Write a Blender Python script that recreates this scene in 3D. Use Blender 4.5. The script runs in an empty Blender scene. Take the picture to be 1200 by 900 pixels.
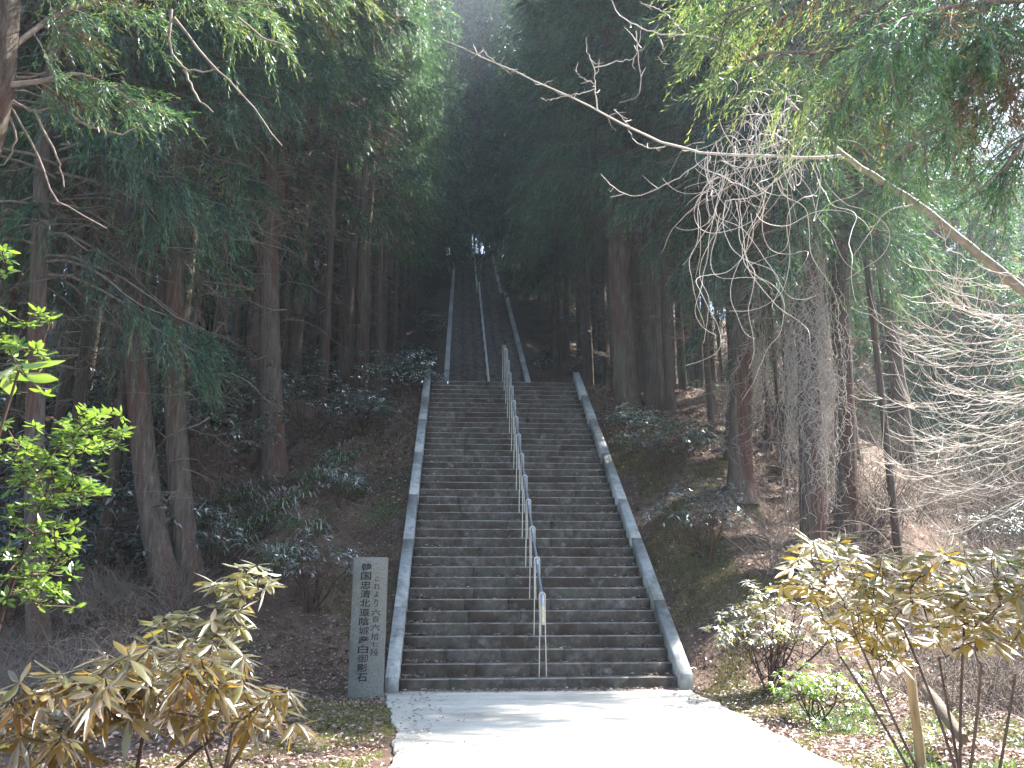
import bpy, math, random
import numpy as np
from mathutils import Vector, Matrix, Euler
R_ = math.radians
rng = np.random.default_rng(7)
random.seed(7)
SC = bpy.context.scene
COL = SC.collection

# ------------------------------------------------------------------ camera
CAMX, CAMH, FPX = -1.205, 1.58, 930.0
PITCH, YAW = R_(13.577), R_(3.907)
fw = np.array([math.sin(YAW)*math.cos(PITCH), math.cos(YAW)*math.cos(PITCH), math.sin(PITCH)])
rt = np.array([math.cos(YAW), -math.sin(YAW), 0.0])
up = np.cross(rt, fw)
EYE = np.array([CAMX, 0.0, CAMH])
cam = bpy.data.cameras.new('camera'); cam.sensor_width = 36; cam.lens = FPX/1200*36
cam.clip_start = .05; cam.clip_end = 1200
camo = bpy.data.objects.new('camera', cam); COL.objects.link(camo)
camo.location = EYE; camo.rotation_euler = (math.pi/2+PITCH, 0, -YAW)
SC.camera = camo

# ------------------------------------------------------------------ sky, sun, exposure
SUN_AZ, SUN_EL = R_(66), R_(50)        # azimuth from +Y (up the steps) towards +X
W = bpy.data.worlds.new('World'); SC.world = W; W.use_nodes = True
nt = W.node_tree; nt.nodes.clear()
sky = nt.nodes.new('ShaderNodeTexSky'); sky.sky_type = 'NISHITA'; sky.sun_disc = False
sky.sun_elevation = SUN_EL; sky.sun_rotation = SUN_AZ; sky.air_density = 1.2; sky.dust_density = 1.5
bg = nt.nodes.new('ShaderNodeBackground'); bg.inputs[1].default_value = .078
wo = nt.nodes.new('ShaderNodeOutputWorld')
nt.links.new(sky.outputs[0], bg.inputs[0]); nt.links.new(bg.outputs[0], wo.inputs[0])
sl = bpy.data.lights.new('sun', 'SUN'); sl.energy = 5.0; sl.angle = R_(.53); sl.color = (1, .95, .86)
so = bpy.data.objects.new('sun', sl); COL.objects.link(so)
sd = Vector((math.sin(SUN_AZ)*math.cos(SUN_EL), math.cos(SUN_AZ)*math.cos(SUN_EL), math.sin(SUN_EL)))
so.rotation_euler = sd.to_track_quat('Z', 'Y').to_euler(); so.location = (20, 20, 40)
SC.view_settings.view_transform = 'Standard'; SC.view_settings.look = 'None'
SC.view_settings.gamma = 1; SC.view_settings.exposure = 2.7
cy = SC.cycles
cy.use_denoising = True; cy.max_bounces = 6; cy.diffuse_bounces = 3; cy.glossy_bounces = 2
cy.transmission_bounces = 3; cy.volume_bounces = 0; cy.transparent_max_bounces = 4
cy.use_adaptive_sampling = True; cy.adaptive_threshold = .02
cy.sample_clamp_indirect = 4

# ------------------------------------------------------------------ helpers
def P(px, py, D):
    """world point seen at photo pixel (px,py), D metres along the view axis"""
    return EYE + D*(fw + (px-600)/FPX*rt + (450-py)/FPX*up)

def sm(a, b, x):
    t = np.clip((x-a)/(b-a), 0, 1); return t*t*(3-2*t)

class MB:
    def __init__(s): s.v = []; s.q = []; s.t = []; s.c = []; s.n = 0
    def add(s, v, q=None, t=None, tint=None):
        v = np.asarray(v, float).reshape(-1, 3)
        if q is not None and len(q): s.q.append(np.asarray(q, np.int64)+s.n)
        if t is not None and len(t): s.t.append(np.asarray(t, np.int64)+s.n)
        s.v.append(v); s.n += len(v)
        c = np.full(len(v), .5) if tint is None else np.broadcast_to(np.asarray(tint, float), (len(v),))
        s.c.append(c); return s
    def box(s, lo, hi, ch=0, tint=.5):
        x0, y0, z0 = lo; x1, y1, z1 = hi
        if not ch:
            v = [(x0,y0,z0),(x1,y0,z0),(x1,y1,z0),(x0,y1,z0),(x0,y0,z1),(x1,y0,z1),(x1,y1,z1),(x0,y1,z1)]
            return s.add(v, q=[(0,3,2,1),(4,5,6,7),(0,1,5,4),(1,2,6,5),(2,3,7,6),(3,0,4,7)], tint=tint)
        v = [(x0,y0,z0),(x1,y0,z0),(x1,y1,z0),(x0,y1,z0),
             (x0,y0,z1-ch),(x1,y0,z1-ch),(x1,y1,z1-ch),(x0,y1,z1-ch),
             (x0+ch,y0+ch,z1),(x1-ch,y0+ch,z1),(x1-ch,y1-ch,z1),(x0+ch,y1-ch,z1)]
        q = [(0,3,2,1),(8,9,10,11)]
        for k in range(4):
            j = (k+1) % 4; q += [(k,j,4+j,4+k),(4+k,4+j,8+j,8+k)]
        return s.add(v, q=q, tint=tint)
    def tube(s, pts, r, n=6, tint=.5, rough=0, cap=True):
        p = np.asarray(pts, float); m = len(p)
        r = np.broadcast_to(np.asarray(r, float), (m,))
        d = np.gradient(p, axis=0); d /= np.linalg.norm(d, axis=1)[:, None]+1e-9
        ref = np.array([0., 1, 0]) if abs(d[:, 2]).mean() > .6 else np.array([0., 0, 1])
        a = np.cross(d, ref); a /= np.linalg.norm(a, axis=1)[:, None]+1e-9
        b = np.cross(d, a)
        th = np.arange(n)*2*math.pi/n
        rr = r[:, None]*np.ones((m, n))
        if rough: rr = rr*(1+rough*(rng.random((1, n))-.5)+rough*.6*(rng.random((m, n))-.5))
        v = p[:, None]+rr[..., None]*(np.cos(th)[None, :, None]*a[:, None]+np.sin(th)[None, :, None]*b[:, None])
        i = np.arange(m-1)[:, None]*n; k = np.arange(n)[None]; k2 = (k+1) % n
        q = np.stack([i+k, i+k2, i+n+k2, i+n+k], -1).reshape(-1, 4)
        s.add(v.reshape(-1, 3), q=q, tint=tint)
        if cap and n >= 5:
            for e, base in ((0, 0), (m-1, (m-1)*n)):
                o = s.n; vv = np.vstack([v[e], p[e][None]])
                t = [(j, n, (j+1) % n) if e == 0 else (j, (j+1) % n, n) for j in range(n)]
                s.add(vv, t=t, tint=tint)
        return s
    def blades(s, B, D, L, Wd, tint, droop=.15, kite=.45):
        B = np.asarray(B); D = np.asarray(D); n = len(B)
        D = D/(np.linalg.norm(D, axis=1)[:, None]+1e-9)
        L = np.broadcast_to(L, (n,))[:, None]; Wd = np.broadcast_to(Wd, (n,))[:, None]
        rd = rng.normal(size=(n, 3)); sd_ = np.cross(D, rd); sd_ /= np.linalg.norm(sd_, axis=1)[:, None]+1e-9
        g = np.array([0, 0, -1.0])*droop
        m = B+D*L*kite
        v = np.stack([B, m+sd_*Wd/2, B+D*L+g*L, m-sd_*Wd/2], 1).reshape(-1, 3)
        q = np.arange(n*4).reshape(-1, 4)
        s.add(v, q=q, tint=np.repeat(np.broadcast_to(tint, (n,)), 4)); return s
    def leaves(s, B, D, N, L, Wd, tint, fold=.25, curl=.2):
        """folded pointed leaves: 6 verts, 4 tris-ish"""
        n = len(B); D = D/(np.linalg.norm(D, axis=1)[:, None]+1e-9)
        S_ = np.cross(D, N); S_ /= np.linalg.norm(S_, axis=1)[:, None]+1e-9
        N = np.cross(S_, D)
        L = np.broadcast_to(L, (n,))[:, None]; Wd = np.broadcast_to(Wd, (n,))[:, None]
        a = B; m = B+D*L*.5-N*0; t = B+D*L-N*L*curl
        l1 = B+D*L*.45+S_*Wd/2+N*Wd*fold-N*L*curl*.1; r1 = B+D*L*.45-S_*Wd/2+N*Wd*fold-N*L*curl*.1
        v = np.stack([a, l1, m-N*L*curl*.1, r1, t], 1).reshape(-1, 3)
        o = np.arange(n)[:, None]*5
        t_ = np.concatenate([o+np.array([[0, 2, 1]]), o+np.array([[0, 3, 2]]), o+np.array([[1, 2, 4]]), o+np.array([[2, 3, 4]])])
        s.add(v, t=t_, tint=np.repeat(np.broadcast_to(tint, (n,)), 5)); return s
    def mesh(s, name, mat, smooth=False):
        me = bpy.data.meshes.new(name)
        v = np.concatenate(s.v); c = np.concatenate(s.c)
        q = np.concatenate(s.q) if s.q else np.zeros((0, 4), np.int64)
        t = np.concatenate(s.t) if s.t else np.zeros((0, 3), np.int64)
        nl = q.size+t.size
        me.vertices.add(len(v)); me.vertices.foreach_set('co', v.astype(np.float32).ravel())
        me.loops.add(nl); me.loops.foreach_set('vertex_index', np.concatenate([q.ravel(), t.ravel()]).astype(np.int32))
        me.polygons.add(len(q)+len(t))
        me.polygons.foreach_set('loop_start', np.concatenate([np.arange(len(q))*4, q.size+np.arange(len(t))*3]).astype(np.int32))
        me.update(calc_edges=True)
        at = me.attributes.new('tint', 'FLOAT', 'POINT'); at.data.foreach_set('value', c.astype(np.float32))
        if smooth: me.polygons.foreach_set('use_smooth', np.ones(len(me.polygons), bool))
        me.materials.append(mat); return me
    def obj(s, name, mat, parent=None, smooth=False, **kw):
        return mkobj(name, s.mesh(name, mat, smooth), parent, **kw)

def mkobj(name, data, parent=None, loc=None, rot=None, scale=None, **props):
    o = bpy.data.objects.new(name, data); COL.objects.link(o)
    if parent is not None: o.parent = parent
    if loc is not None: o.location = loc
    if rot is not None: o.rotation_euler = rot
    if scale is not None: o.scale = scale if hasattr(scale, '__len__') else (scale,)*3
    for k, v in props.items(): o[k] = v
    return o
def thing(name, label, category, loc=(0, 0, 0), rz=0, group=None):
    o = mkobj(name, None, loc=tuple(float(a) for a in loc), rot=(0, 0, rz), label=label, category=category)
    o.empty_display_size = .2
    if group: o['group'] = group
    return o

# ------------------------------------------------------------------ materials
def new_mat(name):
    m = bpy.data.materials.new(name); m.use_nodes = True; n = m.node_tree; n.nodes.clear()
    return m, n, n.nodes, n.links
def ramp(N, cols):
    r = N.new('ShaderNodeValToRGB'); e = r.color_ramp.elements
    while len(e) < len(cols): e.new(.5)
    for k, (p, c) in enumerate(cols): e[k].position = p; e[k].color = (*c, 1)
    return r
def noise(N, Lk, vec, scale, detail=4, rough=.6):
    n = N.new('ShaderNodeTexNoise'); n.inputs['Scale'].default_value = scale
    n.inputs['Detail'].default_value = detail; n.inputs['Roughness'].default_value = rough
    if vec is not None: Lk.new(vec, n.inputs['Vector'])
    return n
def mixc(N, Lk, fac, a, b, mode='MIX'):
    m = N.new('ShaderNodeMix'); m.data_type = 'RGBA'; m.blend_type = mode
    for sock, v in ((m.inputs[0], fac), (m.inputs[6], a), (m.inputs[7], b)):
        if hasattr(v, 'links'): Lk.new(v, sock)
        else: sock.default_value = v if not isinstance(v, tuple) else (*v, 1)
    return m.outputs[2]
def coords(N, Lk, kind='Object', scale=(1, 1, 1)):
    if kind == 'World':
        g = N.new('ShaderNodeNewGeometry'); src = g.outputs['Position']
    else:
        g = N.new('ShaderNodeTexCoord'); src = g.outputs[kind]
    mp = N.new('ShaderNodeMapping'); mp.inputs['Scale'].default_value = scale
    Lk.new(src, mp.inputs['Vector']); return mp.outputs[0]
def surf(name, cols, scale, rough=.85, bump=.3, bscale=None, kind='World', stretch=(1, 1, 1), blot=None, spec=.3, bd=.02, var=.18, edge=None):
    """stone / soil / bark: colour ramp over fine noise, optional big blotches of another colour, bump"""
    m, n, N, L = new_mat(name); v = coords(N, L, kind, stretch)
    a = noise(N, L, v, scale, 6, .7); r = ramp(N, cols); L.new(a.outputs[0], r.inputs[0]); c = r.outputs[0]
    if blot:
        for (bc, bs, lo, hi) in blot:
            b = noise(N, L, v, bs, 5, .65); rr = ramp(N, [(lo, (0, 0, 0)), (hi, (1, 1, 1))]); L.new(b.outputs[0], rr.inputs[0])
            c = mixc(N, L, rr.outputs[0], c, bc)
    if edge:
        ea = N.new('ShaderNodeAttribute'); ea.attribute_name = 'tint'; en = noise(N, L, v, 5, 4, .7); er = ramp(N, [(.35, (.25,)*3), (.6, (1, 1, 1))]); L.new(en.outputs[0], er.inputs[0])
        em = N.new('ShaderNodeMath'); em.operation = 'MULTIPLY'; L.new(ea.outputs['Fac'], em.inputs[0]); L.new(er.outputs[0], em.inputs[1]); c = mixc(N, L, em.outputs[0], c, edge)  # tint mixes in the edge colour, a painted highlight along nosings
    oi = N.new('ShaderNodeObjectInfo'); mr = N.new('ShaderNodeMapRange')
    L.new(oi.outputs['Random'], mr.inputs[0]); mr.inputs[3].default_value = 1-var; mr.inputs[4].default_value = 1+var
    hsv = N.new('ShaderNodeHueSaturation'); L.new(mr.outputs[0], hsv.inputs['Value']); L.new(c, hsv.inputs['Color'])
    p = N.new('ShaderNodeBsdfPrincipled'); L.new(hsv.outputs[0], p.inputs['Base Color'])
    p.inputs['Roughness'].default_value = rough; p.inputs['Specular IOR Level'].default_value = spec
    bn = noise(N, L, v, bscale or scale*2, 6, .7); bm = N.new('ShaderNodeBump'); bm.inputs['Strength'].default_value = bump
    bm.inputs['Distance'].default_value = bd; L.new(bn.outputs[0], bm.inputs['Height']); L.new(bm.outputs[0], p.inputs['Normal'])
    o = N.new('ShaderNodeOutputMaterial'); L.new(p.outputs[0], o.inputs[0]); return m
def leafmat(name, cols, trans=.4, tcol=None, gloss=.0, rough=.4, back=None, var=.25, tmul=None):
    """thin leaf: tint attribute -> colour; diffuse + translucent + a waxy coat"""
    m, n, N, L = new_mat(name)
    at = N.new('ShaderNodeAttribute'); at.attribute_name = 'tint'
    oi = N.new('ShaderNodeObjectInfo')
    r = ramp(N, cols); L.new(at.outputs['Fac'], r.inputs[0]); c = r.outputs[0]
    if back:
        g = N.new('ShaderNodeNewGeometry'); c = mixc(N, L, g.outputs['Backfacing'], c, back)
    hsv = N.new('ShaderNodeHueSaturation'); mr = N.new('ShaderNodeMapRange')
    L.new(oi.outputs['Random'], mr.inputs[0]); mr.inputs[3].default_value = 1-var; mr.inputs[4].default_value = 1+var
    L.new(mr.outputs[0], hsv.inputs['Value']); L.new(c, hsv.inputs['Color']); c = hsv.outputs[0]
    d = N.new('ShaderNodeBsdfDiffuse'); t = N.new('ShaderNodeBsdfTranslucent'); L.new(c, d.inputs[0])
    if tmul: tc = mixc(N, L, 1.0, c, tmul, 'MULTIPLY'); L.new(tc, t.inputs[0])
    elif tcol: tc = mixc(N, L, .65, c, tcol); L.new(tc, t.inputs[0])
    else: L.new(c, t.inputs[0])
    mx = N.new('ShaderNodeMixShader'); mx.inputs[0].default_value = trans; L.new(d.outputs[0], mx.inputs[1]); L.new(t.outputs[0], mx.inputs[2])
    out = mx.outputs[0]
    if gloss:
        gl = N.new('ShaderNodeBsdfGlossy'); gl.inputs['Roughness'].default_value = rough; gl.inputs[0].default_value = (.9, .95, 1, 1)
        fr = N.new('ShaderNodeFresnel'); fr.inputs[0].default_value = 1.45
        ml = N.new('ShaderNodeMath'); ml.operation = 'MULTIPLY_ADD'; L.new(fr.outputs[0], ml.inputs[0]); ml.inputs[1].default_value = gloss; ml.inputs[2].default_value = .02
        m2 = N.new('ShaderNodeMixShader'); L.new(ml.outputs[0], m2.inputs[0]); L.new(out, m2.inputs[1]); L.new(gl.outputs[0], m2.inputs[2]); out = m2.outputs[0]
    o = N.new('ShaderNodeOutputMaterial'); L.new(out, o.inputs[0]); return m

M = {}
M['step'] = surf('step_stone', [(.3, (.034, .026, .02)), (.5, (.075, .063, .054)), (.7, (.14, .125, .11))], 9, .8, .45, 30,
                 blot=[((.045, .03, .022), 1.6, .45, .62), ((.06, .07, .045), 2.3, .55, .7), ((.2, .19, .185), 3.1, .6, .74)], var=.05, edge=(.27, .25, .235))  # edge: pale colour painting the line where step nosings catch the sky
M['border_far'] = surf('pale_border_stone', [(.3, (.4, .41, .41)), (.7, (.62, .63, .62))], 14, .6, .2, 40)
M['slab'] = surf('landing_stone', [(.3, (.1, .1, .1)), (.7, (.2, .2, .2))], 9, .8, .35, 30, blot=[((.06, .055, .05), 2.2, .5, .62)])
M['border'] = surf('border_stone', [(.3, (.24, .25, .25)), (.7, (.42, .43, .43))], 14, .6, .25, 40, blot=[((.12, .125, .105), 1.3, .48, .66), ((.5, .51, .5), 2.6, .6, .75), ((.09, .085, .07), 4.5, .58, .72)], spec=.5)
M['stele'] = surf('stele_stone', [(.35, (.1, .1, .09)), (.65, (.19, .19, .175))], 45, .75, .25, 80, blot=[((.1, .105, .09), 2.5, .48, .7), ((.22, .22, .2), 5, .62, .75)])
M['ink'] = surf('carved_ink', [(.3, (.006, .006, .006)), (.7, (.015, .015, .015))], 20, .8, .1)
M['path'] = surf('path_concrete', [(.3, (.47, .44, .385)), (.7, (.6, .56, .5))], 25, .9, .25, 60, blot=[((.33, .3, .26), .7, .5, .75), ((.28, .24, .18), 2.5, .62, .76)])
M['soil'] = surf('forest_soil', [(.3, (.035, .024, .018)), (.5, (.1, .066, .048)), (.7, (.17, .12, .09))], 6, .95, .9, 14, bd=.06,
                 blot=[((.065, .04, .03), .7, .48, .62), ((.045, .055, .025), .5, .58, .7)])
M['bark'] = surf('cedar_bark', [(.3, (.045, .032, .025)), (.5, (.11, .085, .07)), (.7, (.2, .165, .14))], 7, .9, 1.0, 9, 'Object', (3.5, 3.5, .28), bd=.05,
                 blot=[((.1, .035, .025), .8, .5, .64), ((.1, .11, .08), 1.3, .56, .7)])
M['bark_far'] = M['bark']
M['twig'] = surf('dead_twig', [(.3, (.12, .09, .075)), (.7, (.24, .2, .17))], 10, .85, .2, None, 'Object')
M['pale'] = surf('pale_twig', [(.3, (.32, .28, .24)), (.7, (.56, .51, .46))], 12, .6, .2, None, 'Object', spec=.5)
M['branch'] = surf('leaning_stem_bark', [(.3, (.15, .125, .1)), (.7, (.3, .26, .21))], 10, .7, .3, None, 'World')
M['redstem'] = surf('red_stem', [(.3, (.03, .019, .015)), (.7, (.085, .05, .038))], 12, .7, .2, None, 'Object')
M['stake'] = surf('stake_wood', [(.3, (.22, .15, .07)), (.7, (.36, .27, .15))], 12, .8, .4, None, 'World', (4, 4, .5), blot=[((.12, .05, .03), 1.5, .55, .7)])
M['log'] = surf('log_bark', [(.3, (.1, .075, .055)), (.7, (.25, .2, .16))], 9, .9, .8, None, 'World')
M['cedar'] = leafmat('cedar_foliage', [(0, (.1, .045, .03)), (.22, (.075, .045, .028)), (.34, (.018, .045, .022)), (.6, (.026, .085, .038)), (.8, (.06, .125, .05)), (1, (.16, .21, .08))], .42, None, gloss=.12, rough=.5, tmul=(2.4, 2.1, 1.3))
M['rhodo'] = leafmat('rhododendron_leaf', [(0, (.045, .06, .016)), (1, (.16, .12, .04))], .45, (.6, .36, .04), gloss=1.25, rough=.26, back=(.34, .17, .055), var=.5)
M['rhodo_green'] = leafmat('yellow_rhododendron_leaf', [(0, (.04, .065, .012)), (1, (.16, .13, .03))], .5, (.58, .4, .03), gloss=1.1, rough=.28, back=(.3, .16, .045), var=.5)
M['camellia'] = leafmat('camellia_leaf', [(0, (.03, .08, .015)), (1, (.09, .17, .025))], .55, (.36, .55, .04), gloss=.45, rough=.3, var=.3)
M['gloss'] = leafmat('laurel_leaf', [(0, (.03, .06, .038)), (1, (.11, .15, .1))], .2, (.1, .16, .04), gloss=1.3, rough=.36)
M['yellowleaf'] = leafmat('yellow_shrub_leaf', [(0, (.06, .07, .02)), (1, (.14, .13, .03))], .45, (.4, .35, .05), gloss=.8, rough=.4)
M['bank_grass'] = leafmat('bank_grass_blade', [(0, (.07, .08, .03)), (.5, (.13, .12, .05)), (1, (.26, .2, .12))], .35, None)
M['thicket'] = leafmat('thicket_leaf', [(0, (.04, .05, .03)), (1, (.1, .105, .06))], .35, None, gloss=.15, rough=.6)
M['grass'] = leafmat('grass_blade', [(0, (.03, .06, .02)), (1, (.1, .16, .05))], .4, (.2, .35, .06), gloss=.8, rough=.4)
M['lawn'] = leafmat('thin_grass', [(0, (.09, .1, .03)), (.5, (.12, .16, .04)), (1, (.28, .24, .12))], .4, (.3, .4, .08))
M['litter'] = leafmat('fallen_leaf', [(0, (.1, .05, .035)), (.4, (.24, .13, .09)), (.75, (.36, .24, .18)), (1, (.5, .41, .33))], .15, None, gloss=.12, rough=.6)
def metal(name, col, rough, met=.8):
    m, n, N, L = new_mat(name); v = coords(N, L, 'World'); a = noise(N, L, v, 25, 4)
    r = ramp(N, [(.3, tuple(.7*c for c in col)), (.7, col)]); L.new(a.outputs[0], r.inputs[0])
    p = N.new('ShaderNodeBsdfPrincipled'); L.new(r.outputs[0], p.inputs['Base Color']); p.inputs['Metallic'].default_value = met
    p.inputs['Roughness'].default_value = rough; o = N.new('ShaderNodeOutputMaterial'); L.new(p.outputs[0], o.inputs[0]); return m
M['rail'] = metal('rail_steel', (.4, .44, .51), .42)
M['post'] = metal('post_steel', (.62, .6, .56), .4)
M['sleeve'] = metal('sleeve_plastic', (.6, .57, .4), .5, 0)
M['rail2'] = metal('far_rail_steel', (.85, .85, .84), .5, 0)

# ------------------------------------------------------------------ terrain
T1, R1, Y0, NS = .245, .1733, 11.84, 39
YT1 = Y0+NS*T1; ZT1 = NS*R1
Y2, T2, R2 = 32.6, .27, .166
N2 = 100; Y2T = Y2+N2*T2; Z2T = ZT1+N2*R2
Y3 = Y2T+1.3; N3 = 74; Y3T = Y3+N3*T2; Z3T = Z2T+N3*R2
HW = 1.975
def Sx(y):
    return np.interp(y, [-500, Y0, YT1, Y2, Y2T, Y3, Y3T, Y3T+40, Y3T+400], [0, 0, ZT1, ZT1, Z2T, Z2T, Z3T, Z3T+1.0, Z3T-30])
_ph = rng.random((14, 3))*6.28; _dr = rng.normal(size=(14, 2))
def bumps(x, y):
    z = 0
    for k in range(14):
        f = [.12, .2, .35, .5, .8, 1.1, 1.6, 2.2, 3, 4, 5, 6.5, 8, 10][k]; d = _dr[k]/np.linalg.norm(_dr[k])
        z = z+np.sin((x*d[0]+y*d[1])*f+_ph[k, 0])/(f*1.0+1.2)
    return z*.22
C2 = .22    # the upper flights sit a little to the right
def terrain(x, y):
    x = np.asarray(x, float); y = np.asarray(y, float)
    s = Sx(y)
    cx = np.where(y > 27, C2, 0); xx = x-cx
    ul = np.clip(-xx-HW-.15, 0, None); ur = np.clip(xx-HW-.15, 0, None)
    z = s-.02-.06*ul-.09*np.clip(ul-8, 0, 60)
    z = z+np.clip(ul-1.5, 0, 2.5)*.18*sm(7, 9, y)*(1-sm(12, 15, y))
    u0 = np.interp(y, [0, 8, 12, 15, 25, 40], [3.2, 3.0, 4.0, 5.2, 7, 7])
    z = z-.05*ur+np.clip(ur, 0, 1.6)*.1*sm(9, 10.5, y)*(1-sm(12, 14, y))
    dr = np.clip(ur-u0, 0, None)
    fall = -.62*np.minimum(dr, 14)-.1*np.clip(dr-14, 0, 14)
    z = z+fall*(.55+.45*(1-sm(20, 45, y)))
    far = np.clip(x-38, 0, 90)
    z = z+far*.42
    w = sm(.0, 1.6, np.abs(xx)-HW-.1)
    pathzone = (y < Y0+.5)
    wp = sm(2.3, 3.6, np.abs(x-.0))
    w = np.where(pathzone, np.minimum(w, wp)*.7, w)
    z = z+bumps(x, y)*w
    under = (np.abs(xx) < HW+.12) & (y > Y0-.05) & (y < Y3T+.2)
    z = np.where(under, z-.22, z)
    return z
def ground(px, py, dmin=2.5, dmax=120):
    D = np.arange(dmin, dmax, .05); d = fw+(px-600)/FPX*rt+(450-py)/FPX*up
    q = EYE+D[:, None]*d; below = q[:, 2] < terrain(q[:, 0], q[:, 1])
    i = int(np.argmax(below)) if below.any() else len(D)-1
    p = q[i].copy(); p[2] = float(terrain(p[0], p[1])); return p, float(D[i])

def axis(a, b, c, d, fine, coarse):
    l = [b]; st = fine
    while l[-1] > a: st *= 1.12; l.append(l[-1]-min(st, coarse))
    mid = list(np.arange(b+fine, c, fine)); rr = [c]; st = fine
    while rr[-1] < d: st *= 1.12; rr.append(rr[-1]+min(st, coarse))
    return np.array(l[::-1]+mid+rr)
gx = axis(-170, -9, 10, 170, .14, 8); gy = axis(-60, 2.5, 26, 250, .14, 8)
X, Y = np.meshgrid(gx, gy); Z = terrain(X, Y)
Z = Z + rng.normal(size=Z.shape)*.012*(np.abs(X) > 2.2)*(np.abs(X) < 14)
nx, ny = len(gx), len(gy)
i = (np.arange(ny-1)[:, None]*nx+np.arange(nx-1)[None]).ravel()
mb = MB(); mb.add(np.stack([X, Y, Z], -1).reshape(-1, 3), q=np.stack([i, i+1, i+nx+1, i+nx], -1))
mb.obj('ground', M['soil'], smooth=True, kind='structure')

# path: cast concrete slabs, each its own piece
path = mkobj('path', None, kind='structure')
def path_edge(y, s):
    base = np.interp(y, [-6, 4, 9, Y0+.05], [-2.0, -1.75, -1.78, -2.25] if s < 0 else [2.2, 2.15, 2.1, 2.12])
    return base+.03*math.sin(y*1.3+s)+.02*math.sin(y*5.3+s*2)+.012*math.sin(y*17.3+s*2)
for (ya, yb) in ((-6, -1.2), (-1.19, 2.3), (2.31, 6.93), (6.95, Y0+.02)):
    ys = np.linspace(ya, yb, 60); mb = MB(); v = []
    for y in ys:
        a, b = path_edge(y, -1), path_edge(y, 1)
        v += [(a, y, -.12), (a+.02, y, .014), (b-.02, y, .014), (b, y, -.12)]
    q = []
    for k in range(len(ys)-1):
        for j in range(3): q.append((k*4+j, k*4+j+1, k*4+5+j, k*4+4+j)[::-1])
    q += [(0, 1, 2, 3), tuple((len(ys)-1)*4+j for j in (3, 2, 1, 0))]
    mb.add(v, q=q); mb.obj('slab', M['path'], path)

# ------------------------------------------------------------------ staircases
lower = thing('stone_staircase', 'wide flight of dark weathered stone steps in front, rising from the pale path', 'staircase', (0, Y0, 0))
def step_blocks():
    for k in range(NS):
        cuts = [-HW]; n = 4 if k % 2 else 5
        w = 2*HW/n
        for j in range(1, n): cuts.append(-HW+w*j+(w*.22 if k % 3 else -w*.15)*math.sin(k*1.7+j))
        cuts.append(HW)
        for a, b in zip(cuts[:-1], cuts[1:]):
            j = random.uniform(-.004, .004); zj = random.uniform(-.002, .002)
            mb = MB(); last = k == NS-1
            xs = np.linspace(a+.0012, b-.0012, 5); yf = k*T1+j; yb = (k+1)*T1+.05 if not last else k*T1+.6
            z0, z1 = k*R1-.03, (k+1)*R1+zj; ch = .011
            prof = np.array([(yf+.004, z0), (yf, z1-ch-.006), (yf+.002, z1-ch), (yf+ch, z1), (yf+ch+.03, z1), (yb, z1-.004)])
            v = []
            for x in xs:
                for (yy, zz) in prof: v.append((x, yy+random.uniform(-.003, .003), zz+random.uniform(-.003, .003)*(zz > z0)))
            q = [(m*6+c, m*6+6+c, m*6+7+c, m*6+1+c) for m in range(4) for c in range(5)]
            q += [(0, 1, 2, 5), (2, 3, 4, 5), (29, 26, 25, 24), (29, 28, 27, 26)]
            mb.add(v, q=q, tint=np.tile([0, 0, 1, 1, .1, 0], 5)); mb.obj('step_stone', M['step'], lower)  # chamfer rows tinted pale, painting the sky-lit nosing line
step_blocks()
# sloping border slabs
def borders(root, W_, y0, z0, slope, length, n, wid=.2, hgt=.1, under=.3, mat='border', seed=0, over=(0, 0), sides=(-1, 1), front=True):
    rr = random.Random(seed)
    for s in sides:
        tot = length; cuts = np.linspace(0, tot, n+1)+np.array([0]+[rr.uniform(-.18, .18)*tot/n for _ in range(n-1)]+[0])
        for a, b in zip(cuts[:-1], cuts[1:]):
            a += .004; b -= .004; mb = MB(); x0 = s*W_; x1 = s*(W_+wid); lo, hi = min(x0, x1), max(x0, x1)
            h = hgt+rr.uniform(-.005, .005); ch = .012
            v = []
            for yy in (a, b):
                z = z0+yy*slope; y_ = y0+yy
                v += [(lo, y_, z-under), (hi, y_, z-under), (hi, y_, z+h-ch), (hi-ch, y_, z+h), (lo+ch, y_, z+h), (lo, y_, z+h-ch)]
            q = [(0, 1, 7, 6), (1, 2, 8, 7), (2, 3, 9, 8), (3, 4, 10, 9), (4, 5, 11, 10), (5, 0, 6, 11), (0, 5, 2, 1), (5, 4, 3, 2), (6, 7, 8, 11), (11, 8, 9, 10)]
            mb.add(v, q=q); mb.obj('border_stone', M[mat], root)
borders(lower, HW+.004, -.16, 0.10, R1/T1, NS*T1+.25, 7, .185, .12, .34, seed=3)

land = thing('stone_landing', 'flat stone landing between the wide front flight and the distant flight', 'landing', (0, YT1+.4, ZT1))
for j in range(8):
    for k in range(3):
        a = -HW-.15+k*(2*HW+.3)/3; y_ = j*(Y2-YT1-.45)/8; mb = MB()
        mb.box((a+.004, y_+.004, -.2), (a+(2*HW+.3)/3-.004, y_+(Y2-YT1-.45)/8-.004, -.006-.003*random.random()), .008)
        mb.obj('slab', M['slab'], land)

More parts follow.
